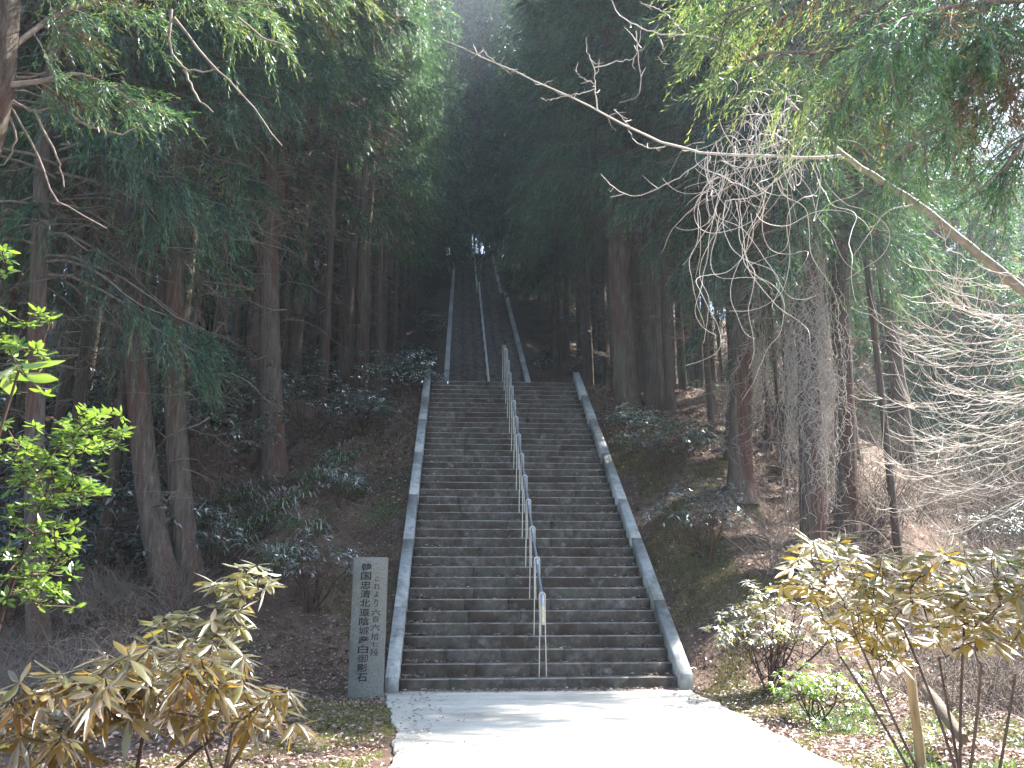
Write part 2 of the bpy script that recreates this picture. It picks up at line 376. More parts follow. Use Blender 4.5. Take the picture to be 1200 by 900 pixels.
def far_flight(name, label, y0, z0, n, cx, hw):
    t = thing(name, label, 'staircase', (cx, y0, z0)); mb = MB(); xs = np.linspace(-hw, hw, 7)
    for k in range(n):
        for a, b in zip(xs[:-1], xs[1:]):
            mb.box((a+.004, k*T2+random.uniform(-.004, .004), k*R2-.05), (b-.004, (k+1)*T2+.04, (k+1)*R2+random.uniform(-.004, .004)), .012, .55)  # whole far step tinted towards the edge highlight, painting in its lost bright lines
    mb.obj('steps', M['step'], t, kind='stuff'); return t
mid = far_flight('stone_staircase', 'narrow looking distant flight of stone steps above the landing, edged both sides', Y2, ZT1, N2, C2, HW)
borders(mid, HW+.004, -.1, .1, R2/T2, N2*T2+.1, 16, .26, .14, .34, seed=5, mat='border_far')
top = far_flight('stone_staircase', 'topmost stone steps ending under the trees at the far end', Y3, Z2T, N3, C2-.1, HW-.08)
borders(top, HW-.07, -.1, .1, R2/T2, N3*T2+.1, 12, .24, .14, .34, seed=8, mat='border_far')
mb = MB(); mb.box((-HW-.2, -.02, -.25), (HW+.2, Y3-Y2T-.005, -.01), .01, 0)
l2 = mb.obj('stone_landing', M['step'], loc=(C2, Y2T+.03, Z2T)); l2['label'] = 'short stone landing dividing the two distant flights'; l2['category'] = 'landing'

# ------------------------------------------------------------------ handrails
rail = thing('handrail', 'bluish steel handrail of short hooped sections down the middle of the front steps', 'handrail', (.05, Y0, 0))
NODES = 14
def nodep(k): return k*3*T1+.30*T1, (k*3+1)*R1
for k in range(NODES):
    y, z = nodep(k); h = 1.17; wv = .042
    if k == NODES-1: y, z = NS*T1+.15, NS*R1
    # inverted U of thin rod, one leg each side
    a = np.linspace(0, math.pi, 9)
    for s in (-1, 1):
        mb = MB(); mb.tube([(s*wv*1.25, y+.01, z-.02), (s*wv, y, z+h*.5), (s*wv, y, z+h-.045)], .0088, 7); mb.obj('post', M['post'], rail, smooth=True)
    mb = MB(); mb.tube([(math.cos(t)*wv, y, z+h-.045+math.sin(t)*.042) for t in a], .0115, 7); mb.obj('hoop', M['post'], rail, smooth=True)
    if k < NODES-1:
        y2, z2 = nodep(k+1)
        if k == NODES-2: y2, z2 = NS*T1+.15, NS*R1
        A = np.array([0, y-.02, z+h-.045]); B = np.array([0, y2+.02, z2+h-.06])
        d = B-A
        pts = [A+np.array([0, -.035, -.2]), A+np.array([0, -.03, -.1]), A+np.array([0, -.01, -.03])]
        pts += [A+d*t-np.array([0, 0, .035*math.sin(t*math.pi)]) for t in np.linspace(.08, 1, 8)]
        mb = MB(); mb.tube(pts, [.024, .027, .028]+[.028, .024, .021, .02, .02, .021, .022, .022], 10); mb.obj('rail_section', M['rail'], rail, smooth=True)
mb = MB(); y, z = nodep(0); mb.tube([(.0, y-.07, z+.72), (0, y-.065, z+.98)], .026, 10); mb.obj('end_sleeve', M['sleeve'], rail, smooth=True)
def far_rail(label, y0, z0, n, cx):
    t = thing('handrail', label, 'handrail', (cx, y0, z0)); L_ = n*T2; sl_ = R2/T2
    cnt = int(L_/2.0)
    for k in range(cnt+1):
        yy = min(k*2.0+.3, L_-.1); zz = yy*sl_
        mb = MB(); mb.tube([(0, yy, zz-.1), (0, yy, zz+1.12)], .022, 6); mb.obj('post', M['rail2'], t, smooth=True)
        if k < cnt:
            y2 = min(yy+2.0, L_-.1)
            mb = MB(); mb.tube([(0, yy+.004, zz+1.12), (0, (yy+y2)/2, (zz+y2*sl_)/2+1.11), (0, y2-.004, y2*sl_+1.12)], .045, 8); mb.obj('rail_section', M['rail2'], t, smooth=True)
            mb = MB(); mb.tube([(0, yy+.02, zz+.6), (0, y2-.02, y2*sl_+.6)], .02, 6); mb.obj('lower_rail', M['rail2'], t, smooth=True)
far_rail('pale straight handrail along the middle of the distant flight above the landing', Y2, ZT1, N2, C2+.0)
far_rail('pale thin handrail on the topmost steps at the far end', Y3, Z2T, N3, C2-.1)

# ------------------------------------------------------------------ inscribed stone
st = thing('stone_marker', 'upright grey stone marker with two columns of black Japanese writing', 'stone marker', (-2.405, 11.57, 0), R_(1.5)); st.scale = (.855, 1, .867)
mb = MB(); wv, dv, hv, c = .275, .11, 2.1, .012
nz = 12; ring = [(-wv+c, -dv), (wv-c, -dv), (wv, -dv+c), (wv, dv-c), (wv-c, dv), (-wv+c, dv), (-wv, dv-c), (-wv, -dv+c)]
v = []
for k in range(nz+1):
    z = -.25+(hv+.25)*k/nz
    for (x, y) in ring: v.append((x+rng.normal()*.0012, y+rng.normal()*.0008, z))
for (x, y) in ring: v.append((x*.97, y*.93, hv+c))
q = [(k*8+j, k*8+(j+1) % 8, (k+1)*8+(j+1) % 8, (k+1)*8+j) for k in range(nz+1) for j in range(8)]
t8 = (nz+1)*8
q += [(t8, t8+1, t8+2, t8+3), (t8, t8+3, t8+4, t8+7), (t8+4, t8+5, t8+6, t8+7)]
mb.add(v, q=q); mb.obj('slab', M['stele'], st)
def glyph(ch, x, z, w, h, weight):
    cu = bpy.data.curves.new('glyph', 'FONT'); cu.body = ch; cu.size = 1; cu.offset = weight; cu.resolution_u = 3
    cu.align_x = 'CENTER'
    o = bpy.data.objects.new('glyph', cu); COL.objects.link(o)
    bpy.context.view_layer.update()
    me = bpy.data.meshes.new_from_object(o.evaluated_get(bpy.context.evaluated_depsgraph_get()))
    bpy.data.objects.remove(o)
    if not len(me.vertices): return None
    co = np.zeros(len(me.vertices)*3, np.float32); me.vertices.foreach_get('co', co); co = co.reshape(-1, 3)
    mn, mx = co.min(0), co.max(0); s = np.maximum(mx-mn, 1e-3)
    a = (co[:, 0]-(mn[0]+mx[0])/2); b = (co[:, 1]-(mn[1]+mx[1])/2)
    sx = w/max(s[0], .35); sz = h/max(s[1], .35)
    out = np.stack([x+a*sx+b*sz*.04, np.full(len(a), -dv-.0022), z+b*sz], 1)
    polys = [tuple(p.vertices) for p in me.polygons]; m2 = bpy.data.meshes.new('character'); m2.from_pydata(out.tolist(), [], polys)
    m2.materials.append(M['ink']); bpy.data.meshes.remove(me); return m2
left_col = '韓国忠清北道陰城産白御影石'
for k, ch in enumerate(left_col):
    m2 = glyph(ch, -.062, 1.955-k*.1395, .165, .122, .004 if ch in '城御' else .014)
    if m2: mkobj('character', m2, st)
right_col = [('こ', 1.77, .07, .06), ('れ', 1.655, .1, .095), ('よ', 1.535, .075, .09), ('り', 1.40, .06, .12), ('六', 1.255, .15, .095), ('百', 1.15, .11, .085),
             ('六', 1.025, .15, .1), ('拾', .89, .13, .1), ('七', .775, .12, .07), ('段', .655, .13, .11)]
for ch, z, w, h in right_col:
    m2 = glyph(ch, .118, z, w, h, .007 if ch not in '拾段' else .003)
    if m2: mkobj('character', m2, st)

# ------------------------------------------------------------------ cedar trees
def unit(v): return v/(np.linalg.norm(v, axis=-1, keepdims=True)+1e-9)
def crown_mesh(name, H=17, Rm=2.7, nb=120, spr=15, bl=13, blen=.17, bw=.018, seed=0, side=None, brown=.4):
    global rng
    keep = rng; rng = np.random.default_rng(seed); mb = MB(); SB = []; SD = []; SF = []; SS = []
    tw = MB()
    for b in range(nb):
        h = (b+rng.random())/nb; z = H*h**1.05
        rr = Rm*(1-h)**.62*(.55+.55*rng.random())+.35
        az = rng.random()*6.283
        if side is not None and rng.random() < .55: az = side+rng.normal()*.7
        o = np.array([math.cos(az), math.sin(az), 0])
        n = 7; t = np.linspace(0, 1, n)
        sag = -.55*rr*t**1.7*(1-h*.9)+.28*rr*np.sin(t*math.pi*.5)*(.3+h)
        tip = .16*rr*t**5
        pts = np.array([0, 0, z])+o*(rr*t)[:, None]+np.array([0, 0, 1])*(sag+tip)[:, None]+np.cumsum(rng.normal(size=(n, 3))*.05, 0)*t[:, None]
        tw.tube(pts, np.linspace(.028, .006, n)*(.6+.4*rr/Rm), 4, cap=False)
        k = max(4, int(spr*rr/Rm*1.2)); f = 1-.75*rng.random(k)**1.6
        ii = f*(n-1); i0 = np.clip(ii.astype(int), 0, n-2); fr = (ii-i0)[:, None]
        base = pts[i0]*(1-fr)+pts[i0+1]*fr
        sp = rng.normal(size=(k, 3))*np.array([.5, .5, .25])
        d = unit(o*.8+sp+np.array([0, 0, -.85+.7*h]))
        SB.append(base); SD.append(d); SF.append(f+rng.normal(size=k)*.06); SS.append(rng.uniform(.4, .85, k)*(1-.3*h))
    SB, SD, SF, SS = map(np.concatenate, (SB, SD, SF, SS)); K = len(SB)
    lobe = np.sin(SB[:, 0]*2.1+seed)*np.sin(SB[:, 1]*2.3+seed*2)+np.sin(SB[:, 2]*2.0+SB[:, 0]*.9+seed)*.8
    kp = lobe+rng.normal(size=K)*.35 > -.55
    SB, SD, SF, SS, lobe = SB[kp], SD[kp], SF[kp], SS[kp], lobe[kp]; K = len(SB); SB = SB+SD*(np.clip(lobe, 0, 1)*.28)[:, None]
    m = bl; tt = np.tile(np.linspace(.08, 1, m), K); B = np.repeat(SB, m, 0); D = np.repeat(SD, m, 0); S = np.repeat(SS, m)
    B = B+D*(tt*S)[:, None]+np.array([0, 0, -1])*(tt**2*S*.35)[:, None]
    dd = unit(D*.9+rng.normal(size=B.shape)*.3*(1.2-tt*.6)[:, None]+np.array([0, 0, -.12]))
    F = np.repeat(SF, m)
    clump = np.repeat(rng.normal(size=K)*.12, m)
    tint = np.clip(.53+clump+np.repeat(lobe, m)*.05+(tt-.6)*.4+rng.normal(size=len(B))*.07, .36, 1)
    br = F < brown+rng.normal(size=len(B))*.05
    tint = np.where(br, rng.uniform(.0, .24, len(B)), tint)
    L = blen*rng.uniform(.6, 1.3, len(B))*(1.1-.35*tt)
    mb.blades(B, dd, L, bw*rng.uniform(.7, 1.2, len(B)), tint, droop=.12)
    mb.blades(B+rng.normal(size=B.shape)*.02, unit(D*.8+rng.normal(size=B.shape)*.38), L*.8, bw*.8, tint, droop=.05)
    me = mb.mesh(name, M['cedar']); tm = tw.mesh('branches', M['twig'])
    rng = keep; return me, tm
CROWN = [crown_mesh('crown', 17, 3.2, 165, 26, 17, .19, .024, seed=11, brown=.52), crown_mesh('crown', 16, 3.4, 160, 25, 17, .19, .024, seed=12),
         crown_mesh('crown', 19, 2.9, 175, 25, 17, .19, .024, seed=13), crown_mesh('crown', 15, 3.3, 150, 27, 17, .19, .024, seed=14, brown=.45)]
FARC = [crown_mesh('crown', 17, 3.1, 150, 25, 9, .3, .055, seed=21), crown_mesh('crown', 16, 3.3, 150, 25, 9, .3, .055, seed=22)]
NEARC = [crown_mesh('crown', 15, 3.1, 150, 42, 21, .15, .0145, seed=31, brown=.4), crown_mesh('crown', 15, 2.8, 150, 42, 21, .15, .0145, seed=32, brown=.4)]

def trunk_mesh(path_, r0, r1, sides=12, flare=1.5, seed=0):
    mb = MB(); p = np.asarray(path_, float)
    s = np.r_[0, np.cumsum(np.linalg.norm(np.diff(p, axis=0), axis=1))]
    t = np.r_[np.linspace(0, 1.2, 7)[:-1], np.linspace(1.2, s[-1], 30)]
    q = np.stack([np.interp(t, s, p[:, k]) for k in range(3)], 1)
    for _ in range(2): q[1:-1] = (q[:-2]+2*q[1:-1]+q[2:])/4
    r = r0+(r1-r0)*t/s[-1]; r = r*(1+(flare-1)*np.exp(-t*2.6))
    mb.tube(q, r, sides, rough=.14); return mb.mesh('trunk', M['bark'], True)
TR = []
for k in range(5):
    x = np.cumsum(rng.normal(size=10))*.05; y = np.cumsum(rng.normal(size=10))*.05
    z = np.linspace(-.4, 24, 10); x -= x[0]; y -= y[0]
    TR.append(trunk_mesh(np.stack([x, y, z], 1), .2, .04, 10, 1.45))
def twigs_mesh(n, zlo, zhi, rmax, seed):
    g = np.random.default_rng(seed); mb = MB()
    for k in range(n):
        z = g.uniform(zlo, zhi); a = g.random()*6.28; L_ = g.uniform(.4, 1)*rmax; d = np.array([math.cos(a), math.sin(a), g.uniform(-.35, .25)])
        pts = [np.array([0, 0, z])+d*L_*t+np.array([0, 0, -.25*L_*t*t])+g.normal(size=3)*.03 for t in np.linspace(0, 1, 5)]
        mb.tube(pts, np.linspace(.014, .003, 5), 3, cap=False)
        for _ in range(3):
            i0 = g.integers(1, 4); d2 = d+g.normal(size=3)*.6; mb.tube([pts[i0], pts[i0]+d2*L_*.2, pts[i0]+d2*L_*.35+np.array([0, 0, -.06])], [.005, .004, .002], 3, cap=False)
    return mb.mesh('dead_branches', M['twig'])
TW = [twigs_mesh(46, 2, 9, 1.7, 5), twigs_mesh(60, 1.5, 9, 1.4, 6)]

def cedar(loc, label, group=None, r=.2, h=24, h0=6, lean=(0, 0), crown=None, cs=1.0, crot=None, path_=None, twig=True, name='cedar_tree', far=False):
    loc = np.asarray(loc, float)
    t = thing(name, label, 'tree', loc, 0, group)
    if path_ is not None:
        p = np.asarray(path_)-loc
        tm = trunk_mesh(p, r, r*.3, 16, 1.55); mkobj('trunk', tm, t)
        top_ = np.array([np.interp(h0, p[:, 2], p[:, 0]), np.interp(h0, p[:, 2], p[:, 1])])
    else:
        mkobj('trunk', random.choice(TR), t, scale=(r/.2, r/.2, h/24), rot=(lean[0], lean[1], random.random()*6.28) if not any(lean) else (lean[0], lean[1], 0))
        top_ = np.array([h0*math.sin(lean[1]), -h0*math.sin(lean[0])])
    c, b = crown or random.choice(FARC if far else CROWN)
    cr = random.random()*6.28 if crot is None else crot
    zs = (h-h0+1)/16.5
    mkobj('crown', c, t, loc=(top_[0], top_[1], h0), rot=(0, 0, cr), scale=(cs, cs, zs))
    mkobj('branches', b, t, loc=(top_[0], top_[1], h0), rot=(0, 0, cr), scale=(cs, cs, zs))
    if twig: mkobj('dead_branches', random.choice(TW), t, rot=(0, 0, random.random()*6.28), scale=(1, 1, h0/9+.25))
    return t
TAKEN = []
def key_tree(bx, by, label, w, pts=None, h=24, h0=6.5, D=None, **kw):
    """trunk given by photo pixels: base (bx,by), further centre points up the trunk; w = trunk width in pixels"""
    if D is None: g, D = ground(bx, by)
    else:
        g = P(bx, by, D); g[2] = float(terrain(g[0], g[1]))
    path_ = None
    if pts:
        pp = [g+np.array([0, 0, -.3]), g]
        for (x, y) in pts: pp.append(P(x, y, D*(1+0.0)))
        # keep world depth along the ray plane: force trunk into a vertical plane facing the camera
        last = pp[-1]; d = unit(pp[-1]-pp[-2]); pp.append(last+d*max(.5, (g[2]+h-last[2])))
        pp = np.array(pp)
        # remove the backward tilt of the view plane
        hor = np.array([fw[0], fw[1], 0]); hor /= np.linalg.norm(hor)
        for k in range(2, len(pp)):
            back = (pp[k]-g)@hor; ray = pp[k]-EYE
            if k < len(pp)-1: pp[k] = pp[k]+ray*(-back/(ray@hor))
            else: pp[k] = pp[k-1]+np.array([d[0]*.3, 0, 1])*max(.5, g[2]+h-pp[k-1][2])
        path_ = pp
    TAKEN.append((g[0], g[1]))
    return cedar(g, label, r=w/FPX*D/2, h=h, h0=h0, path_=path_, **kw)

key_tree(200, 702, 'big leaning cedar with reddish brown bark at left, curving out at its foot', 32, [(183, 640), (170, 560), (161, 450), (152, 300), (149, 100)], h0=6.6, crown=NEARC[0], crot=.4, cs=.85)
key_tree(228, 690, 'tall grey cedar just right of the reddish leaning trunk, curved foot beside it', 27, [(214, 620), (206, 520), (203, 400), (205, 200), (207, 0)], h0=9.2, crown=NEARC[1], crot=2, cs=.9)
key_tree(46, 770, 'slim pale barked cedar standing behind the bright evergreen bush at left edge', 25, [(40, 600), (42, 450), (46, 320), (50, 150)], h0=5.6, crown=NEARC[0], crot=3.4, cs=.8)
key_tree(322, 552, 'dark cedar with straight trunk above the strappy grass clumps', 27, [(318, 450), (315, 300), (314, 100)], h0=8.8, crown=NEARC[1], crot=5.1, cs=1.0)
key_tree(298, 535, 'thinner dark cedar close behind the straight trunk above grass clumps', 13, h0=7)
key_tree(380, 455, 'dark cedar with broad trunk behind the round shrub left of landing', 24, h0=7.5)
key_tree(406, 450, 'cedar with medium trunk just behind the left shrubs, near the landing', 16, h0=8)
key_tree(432, 425, 'dark cedar leftmost in the tight row by the landing', 19, h0=7, cs=1.1)
key_tree(447, 420, 'second cedar of the tight row left of the landing', 14, h0=8)
key_tree(458, 414, 'cedar with a sunlit slit beside it, third in tight row', 12, h0=8)
key_tree(469, 412, 'cedar ending the tight row nearest the steps at left', 13, h0=8, cs=1.1)
key_tree(487, 372, 'slim grey cedar on the slope left of the distant flight', 7, h0=6)
key_tree(692, 432, 'tallest dark double looking cedar right of the distant flight, left trunk', 19, h0=12)
key_tree(707, 436, 'dark cedar pressed close to the right of the tall dark trunk', 15, h0=12)
key_tree(738, 473, 'thick pale grey cedar trunk at the top right of the front steps', 31, h0=6.2, crot=1.2, cs=1.05, crown=NEARC[1])
key_tree(766, 478, 'reddish brown smooth cedar trunk right of the thick pale one', 25, h0=6.5)
key_tree(786, 482, 'narrow dark cedar just right of the reddish brown trunk', 12, h0=8)
key_tree(664, 424, 'slim pale sunlit cedar in the cluster right of distant flight', 9, h0=6)
key_tree(649, 430, 'dark thin cedar at left end of cluster right of distant flight', 7, h0=7)
key_tree(656, 426, 'thin whitish cedar stem between dark thin ones right of flight', 5, h0=7)
key_tree(679, 428, 'thin brown cedar between pale slim trunk and tall dark trunk', 8, h0=7)
key_tree(868, 575, 'large cedar on right bank with vines hanging down its right side', 27, [(868, 480), (871, 330), (872, 150)], h0=6.0, crown=NEARC[0], crot=2.2, cs=.85)
key_tree(950, 622, 'big cedar wrapped in pale dry vines on the right bank', 30, [(948, 500), (944, 350), (944, 150)], h0=6.0, D=14.5, crown=NEARC[1], crot=.3, cs=.85)
key_tree(993, 630, 'dark trunked cedar right of the vine wrapped tree', 26, [(991, 500), (986, 400), (980, 200)], h0=6.4, D=16, crown=NEARC[0], crot=4.4, cs=.95)
key_tree(838, 560, 'slender dark cedar leftmost of thin ones behind right bank', 9, D=19, h0=8)
key_tree(853, 555, 'slender leaning cedar just left of the vine hung tree', 9, [(858, 450), (862, 300)], D=18, h0=8)
key_tree(908, 600, 'slender dark cedar between the two large vine covered trunks', 8, D=19, h0=8)
key_tree(923, 600, 'very thin upright cedar left of the vine wrapped trunk', 5, D=18, h0=9)
key_tree(1013, 620, 'thin bare cedar stem right of the dark trunk', 8, D=18, h0=8)
key_tree(1052, 650, 'thin brown cedar standing among pale arching twigs', 9, D=15, h0=9)
key_tree(1078, 650, 'grey thicker cedar behind the pale arching twigs', 20, D=22, h0=9)
key_tree(803, 490, 'thin crooked dark cedar seen over the right bank shrub', 7, D=24, h0=8)
key_tree(826, 500, 'twin thin cedar behind the right bank shrub', 8, D=26, h0=8)

def ok(x, y, dmin):
    for (a, b) in TAKEN:
        if (a-x)**2+(b-y)**2 < dmin**2: return False
    return True
def sees(x, y, z):
    d = np.array([x, y, z])-EYE; D = d@fw
    if D < 1: return None
    return 600+FPX*(d@rt)/D, 450-FPX*(d@up)/D, D
def filler(n, xr, yr, label, group, dmin=1.9, rr=(.1, .2), hr=(20, 27), h0r=(8, 12), far=False, pred=None, cs=(.8, 1.05), twig=True):
    c = 0; tries = 0
    while c < n and tries < n*60:
        tries += 1; x = random.uniform(*xr); y = random.uniform(*yr)
        if not ok(x, y, dmin) or (pred and not pred(x, y)): continue
        z = float(terrain(x, y)); s = sees(x, y, z+4)
        if s is None or s[0] < -260 or s[0] > 1460: continue
        TAKEN.append((x, y)); c += 1
        cedar((x, y, z), label, group, r=random.uniform(*rr), h=random.uniform(*hr), h0=random.uniform(*h0r), lean=(random.gauss(0, .012), random.gauss(0, .012)), far=far, cs=random.uniform(*cs), twig=twig)
    return c
tot = 0
tot += filler(34, (-13, -6.6), (14, 27), 'slender cedar in the dark forest behind the big left trunks', 'cedars in the dark forest on the left', 1.4, h0r=(10, 14), rr=(.09, .19))
tot += filler(60, (-42, -9), (14, 60), 'distant dark cedar deep in the forest far left of the steps', 'cedars deep in the left forest', 1.9, far=True, h0r=(7, 13))
tot += filler(24, (-9.5, -4.8), (25, 45), 'cedar on the slope left of the distant flight', 'cedars lining the distant flight on the left', 1.35, h0r=(8, 12), rr=(.12, .2))
tot += filler(12, (-6.6, -4.1), (23.5, 37), 'straight bare cedar trunk close to the left edge of the landing', 'bare cedar trunks close to the left of the landing', 1.0, h0r=(12, 15), rr=(.11, .19), cs=(.55, .7))
tot += filler(8, (4.4, 6.6), (24, 38), 'straight bare cedar trunk close to the right edge of the landing', 'bare cedar trunks close to the right of the landing', 1.0, h0r=(12, 15), rr=(.09, .17), cs=(.55, .7))
tot += filler(30, (-11, -4.2), (45, 82), 'far cedar left of the topmost steps', 'far cedars left of the topmost steps', 1.8, h0r=(5, 8), far=True, hr=(26, 34), cs=(1.15, 1.5))
tot += filler(12, (5.2, 10), (24, 42), 'cedar on the slope right of the distant flight', 'cedars lining the distant flight on the right', 1.9, h0r=(8, 12))
tot += filler(30, (4.4, 12), (42, 82), 'far cedar right of the topmost steps', 'far cedars right of the topmost steps', 1.8, h0r=(5, 8), far=True, hr=(26, 34), cs=(1.15, 1.5))
tot += filler(26, (-6, 6), (83.5, 93), 'tall thin cedar just past the last step', 'tall cedars just past the last step', 1.1, rr=(.14, .24), hr=(40, 46), h0r=(9, 13), far=True, twig=False, cs=(1.3, 1.6))
tot += filler(26, (-12, 13), (93, 116), 'thin cedar beyond the head of the steps against bright sky', 'cedars beyond the head of the steps', 1.8, rr=(.14, .26), hr=(36, 42), h0r=(17, 22), far=True, twig=False, cs=(1.0, 1.35))
tot += filler(40, (6.5, 17), (17, 38), 'slender cedar in the thin wood right of the big vine trunks', 'slender cedars in the thin wood on the right', 1.1, rr=(.055, .13), hr=(16, 22), h0r=(9, 13), cs=(.6, .85), pred=lambda x, y: x < .5*y-1.6)
tot += filler(15, (16, 40), (24, 60), 'hazy cedar down in the valley on the right', 'hazy cedars in the right valley', 2.8, rr=(.12, .2), hr=(15, 20), h0r=(4, 7), far=True)
tot += filler(17, (42, 85), (30, 110), 'hazy cedar on the opposite hillside beyond the valley', 'cedars on the opposite hillside', 5.5, rr=(.14, .22), hr=(14, 19), h0r=(2, 4), far=True, cs=(1.1, 1.5), twig=False)
print('FILLERS', tot)

# ------------------------------------------------------------------ undergrowth
def shrub(label, px, py, wpx, hpx, mat='gloss', leaf=.12, lw=.035, dens=1.0, stems=7, D=None, stemmat='redstem', category='shrub', name='shrub', hollow=.35, group=None, loc=None, size=None, droop=.3):
    if loc is None:
        if D is None: g, D = ground(px, py)
        else: g = P(px, py, D); g[2] = float(terrain(g[0], g[1]))
        rw = wpx/FPX*D/2; hh = hpx/FPX*D
    else: g = np.asarray(loc, float); rw, hh = size
    t = thing(name, label, category, g, random.random()*6.28, group)
    n = int(dens*46*(rw*rw*4+rw*hh*2.2)/(leaf*leaf*75))+12
    u = unit(rng.normal(size=(n, 3))); u[:, 2] = np.abs(u[:, 2])*.95-.12
    rad = (hollow+(1-hollow)*rng.random(n)**.5)[:, None]
    lump = 1+.25*np.sin(u[:, :1]*5+g[0])+.2*np.sin(u[:, 1:2]*6+g[1]*3)
    C_ = u*rad*lump*np.array([rw, rw, hh*.52])+np.array([0, 0, hh*.48])
    k = 9
    B = np.repeat(C_, k, 0); az = np.tile(np.arange(k)*2.4, n)+np.repeat(rng.random(n)*6.28, k)
    dirn = np.stack([np.cos(az), np.sin(az), rng.uniform(-droop-.25, .35-droop*.3, len(az))], 1)+np.repeat(u, k, 0)*.4
    B = B+rng.normal(size=B.shape)*leaf*.12
    mb = MB(); L_ = leaf*rng.uniform(.6, 1.15, len(B))
    mb.leaves(B, dirn, np.tile([0, 0, 1.], (len(B), 1))+rng.normal(size=B.shape)*.25, L_, L_*lw/leaf, np.clip(rng.normal(.5, .25, len(B)), 0, 1), fold=.2, curl=.25)
    mb.obj('foliage', M[mat], t)
    sb = MB()
    for j in range(stems):
        c_ = C_[rng.integers(n)]; b0 = np.array([rng.normal()*.06, rng.normal()*.06, -.08]); mid_ = (b0+c_)*.5*np.array([1.15, 1.15, .9])+rng.normal(size=3)*.04
        tt = np.linspace(0, 1, 7)[:, None]; pts = (1-tt)**2*b0+2*tt*(1-tt)*mid_+tt**2*c_
        sb.tube(pts+np.cumsum(rng.normal(size=(7, 3))*.02, 0), np.linspace(.011, .004, 7)*(min(hh, 1.2)+.4), 5, cap=False)
        for _ in range(3):
            c2 = C_[rng.integers(n)]; i0 = rng.integers(2, 6); e = pts[i0]+(c2-pts[i0])*.7
            sb.tube([pts[i0], (pts[i0]+e)/2+rng.normal(size=3)*.02, e], [.008, .006, .003], 4, cap=False)
    sb.obj('stems', M[stemmat], t, smooth=True); return t
shrub('rounded green shrub left of the landing edge, lower of two', 425, 512, 100, 62, leaf=.15, lw=.035)
shrub('shrub with white glinting leaves at the top left corner of front steps', 466, 468, 100, 56, leaf=.16, lw=.04)
shrub('small red stemmed shrub behind the stone marker', 368, 714, 100, 92, leaf=.13, lw=.03, dens=.42, stems=12, hollow=.75)
shrub('compact dark green shrub at top right end of front steps', 692, 450, 66, 40, leaf=.17, lw=.045)
shrub('wide pale leaved shrub beside the upper right border', 775, 560, 125, 88, leaf=.15, lw=.034, dens=.8)
shrub('low shrub with bright tips against the upper right border', 735, 508, 60, 34, leaf=.13, lw=.03)
shrub('grey green open shrub halfway down the right bank', 828, 662, 108, 108, leaf=.16, lw=.035, dens=.6, stems=9, hollow=.6)
shrub('ochre leaved shrub with many bare stems on right bank', 893, 742, 120, 128, mat='yellowleaf', leaf=.12, lw=.035, dens=.62, stems=14, D=10.6, hollow=.65)
shrub('low fresh green shrub at the foot of ochre shrub', 955, 770, 100, 74, mat='camellia', leaf=.1, lw=.035, dens=.5, D=9.2)
shrub('tall glossy laurel between the two big left trunks', 250, 600, 130, 215, leaf=.17, lw=.055, dens=.5, D=15.5, category='laurel', name='laurel_shrub')
shrub('tall laurel behind the reddish leaning trunk', 150, 590, 140, 200, leaf=.17, lw=.055, dens=.5, D=16.5, category='laurel', name='laurel_shrub')
shrub('laurel low at the foot of grey left trunk', 250, 640, 70, 90, leaf=.15, lw=.05, dens=.5, D=13.6, category='laurel', name='laurel_shrub')
shrub('dark sparkling bush right of the straight dark trunk', 360, 510, 80, 110, leaf=.12, lw=.035, dens=.5, D=19.5)
shrub('small frosted shrub on the right slope by the distant flight', 634, 402, 42, 30, leaf=.2, lw=.05, D=36)
shrub('small leafy shrub left of the distant flight', 505, 375, 44, 34, leaf=.2, lw=.05, D=40)
shrub('pale glinting shrub on the slope left of the topmost steps', 505, 330, 40, 34, leaf=.24, lw=.06, D=52)
shrub('leafy young plant above the grass clumps at left', 400, 592, 62, 50, leaf=.14, lw=.03, dens=.5)
shrub('dark bushy shrub under the cedars at left frame edge', 30, 640, 130, 190, leaf=.12, lw=.04, dens=.4, D=12.5)
def scatter_shrubs(n, xr, yr, label, group, sz=(.5, 1.3), leaf=.14, mat='gloss', pred=None):
    base = []
    for j in range(4):
        h = random.uniform(.8, 1.2); t = shrub(label, 0, 0, 0, 0, mat=mat, leaf=leaf, lw=leaf*.3, dens=.45, loc=(0, 0, 0), size=(.85, h), group=group); base.append(t)
    c = 0; tries = 0
    while c < n and tries < 4000:
        tries += 1; x = random.uniform(*xr); y = random.uniform(*yr)
        if pred and not pred(x, y): continue
        z = float(terrain(x, y)); s = sees(x, y, z+.5)
        if s is None or not (-150 < s[0] < 1350): continue
        if c < 4: t = base[c]
        else:
            src = random.choice(base); t = src.copy(); COL.objects.link(t)
            for ch in src.children: d = ch.copy(); COL.objects.link(d); d.parent = t
        t.location = (x, y, z-.05); t.rotation_euler = (0, 0, random.random()*6.28); k = random.uniform(*sz); t.scale = (k*random.uniform(.9, 1.3), k, k*random.uniform(.8, 1.3)); c += 1
scatter_shrubs(60, (-15, -5.2), (13.5, 30), 'dark glossy undergrowth bush in the shade among the left trunks', 'undergrowth bushes in the left forest', (.9, 1.9), .15, pred=lambda x, y: x < -6.4-.05*(y-13))
scatter_shrubs(34, (-8, -2.9), (28, 80), 'leafy bush on the bank left of the distant flight', 'bushes on the left bank of the distant flight', (.5, 1.1), .2)
scatter_shrubs(34, (3.3, 9), (28, 80), 'leafy bush on the bank right of the distant flight', 'bushes on the right bank of the distant flight', (.5, 1.1), .2)
scatter_shrubs(18, (6.5, 15), (13, 34), 'tangled bush in the thin wood on the right', 'bushes in the thin wood on the right', (.8, 1.6), .13, mat='thicket')
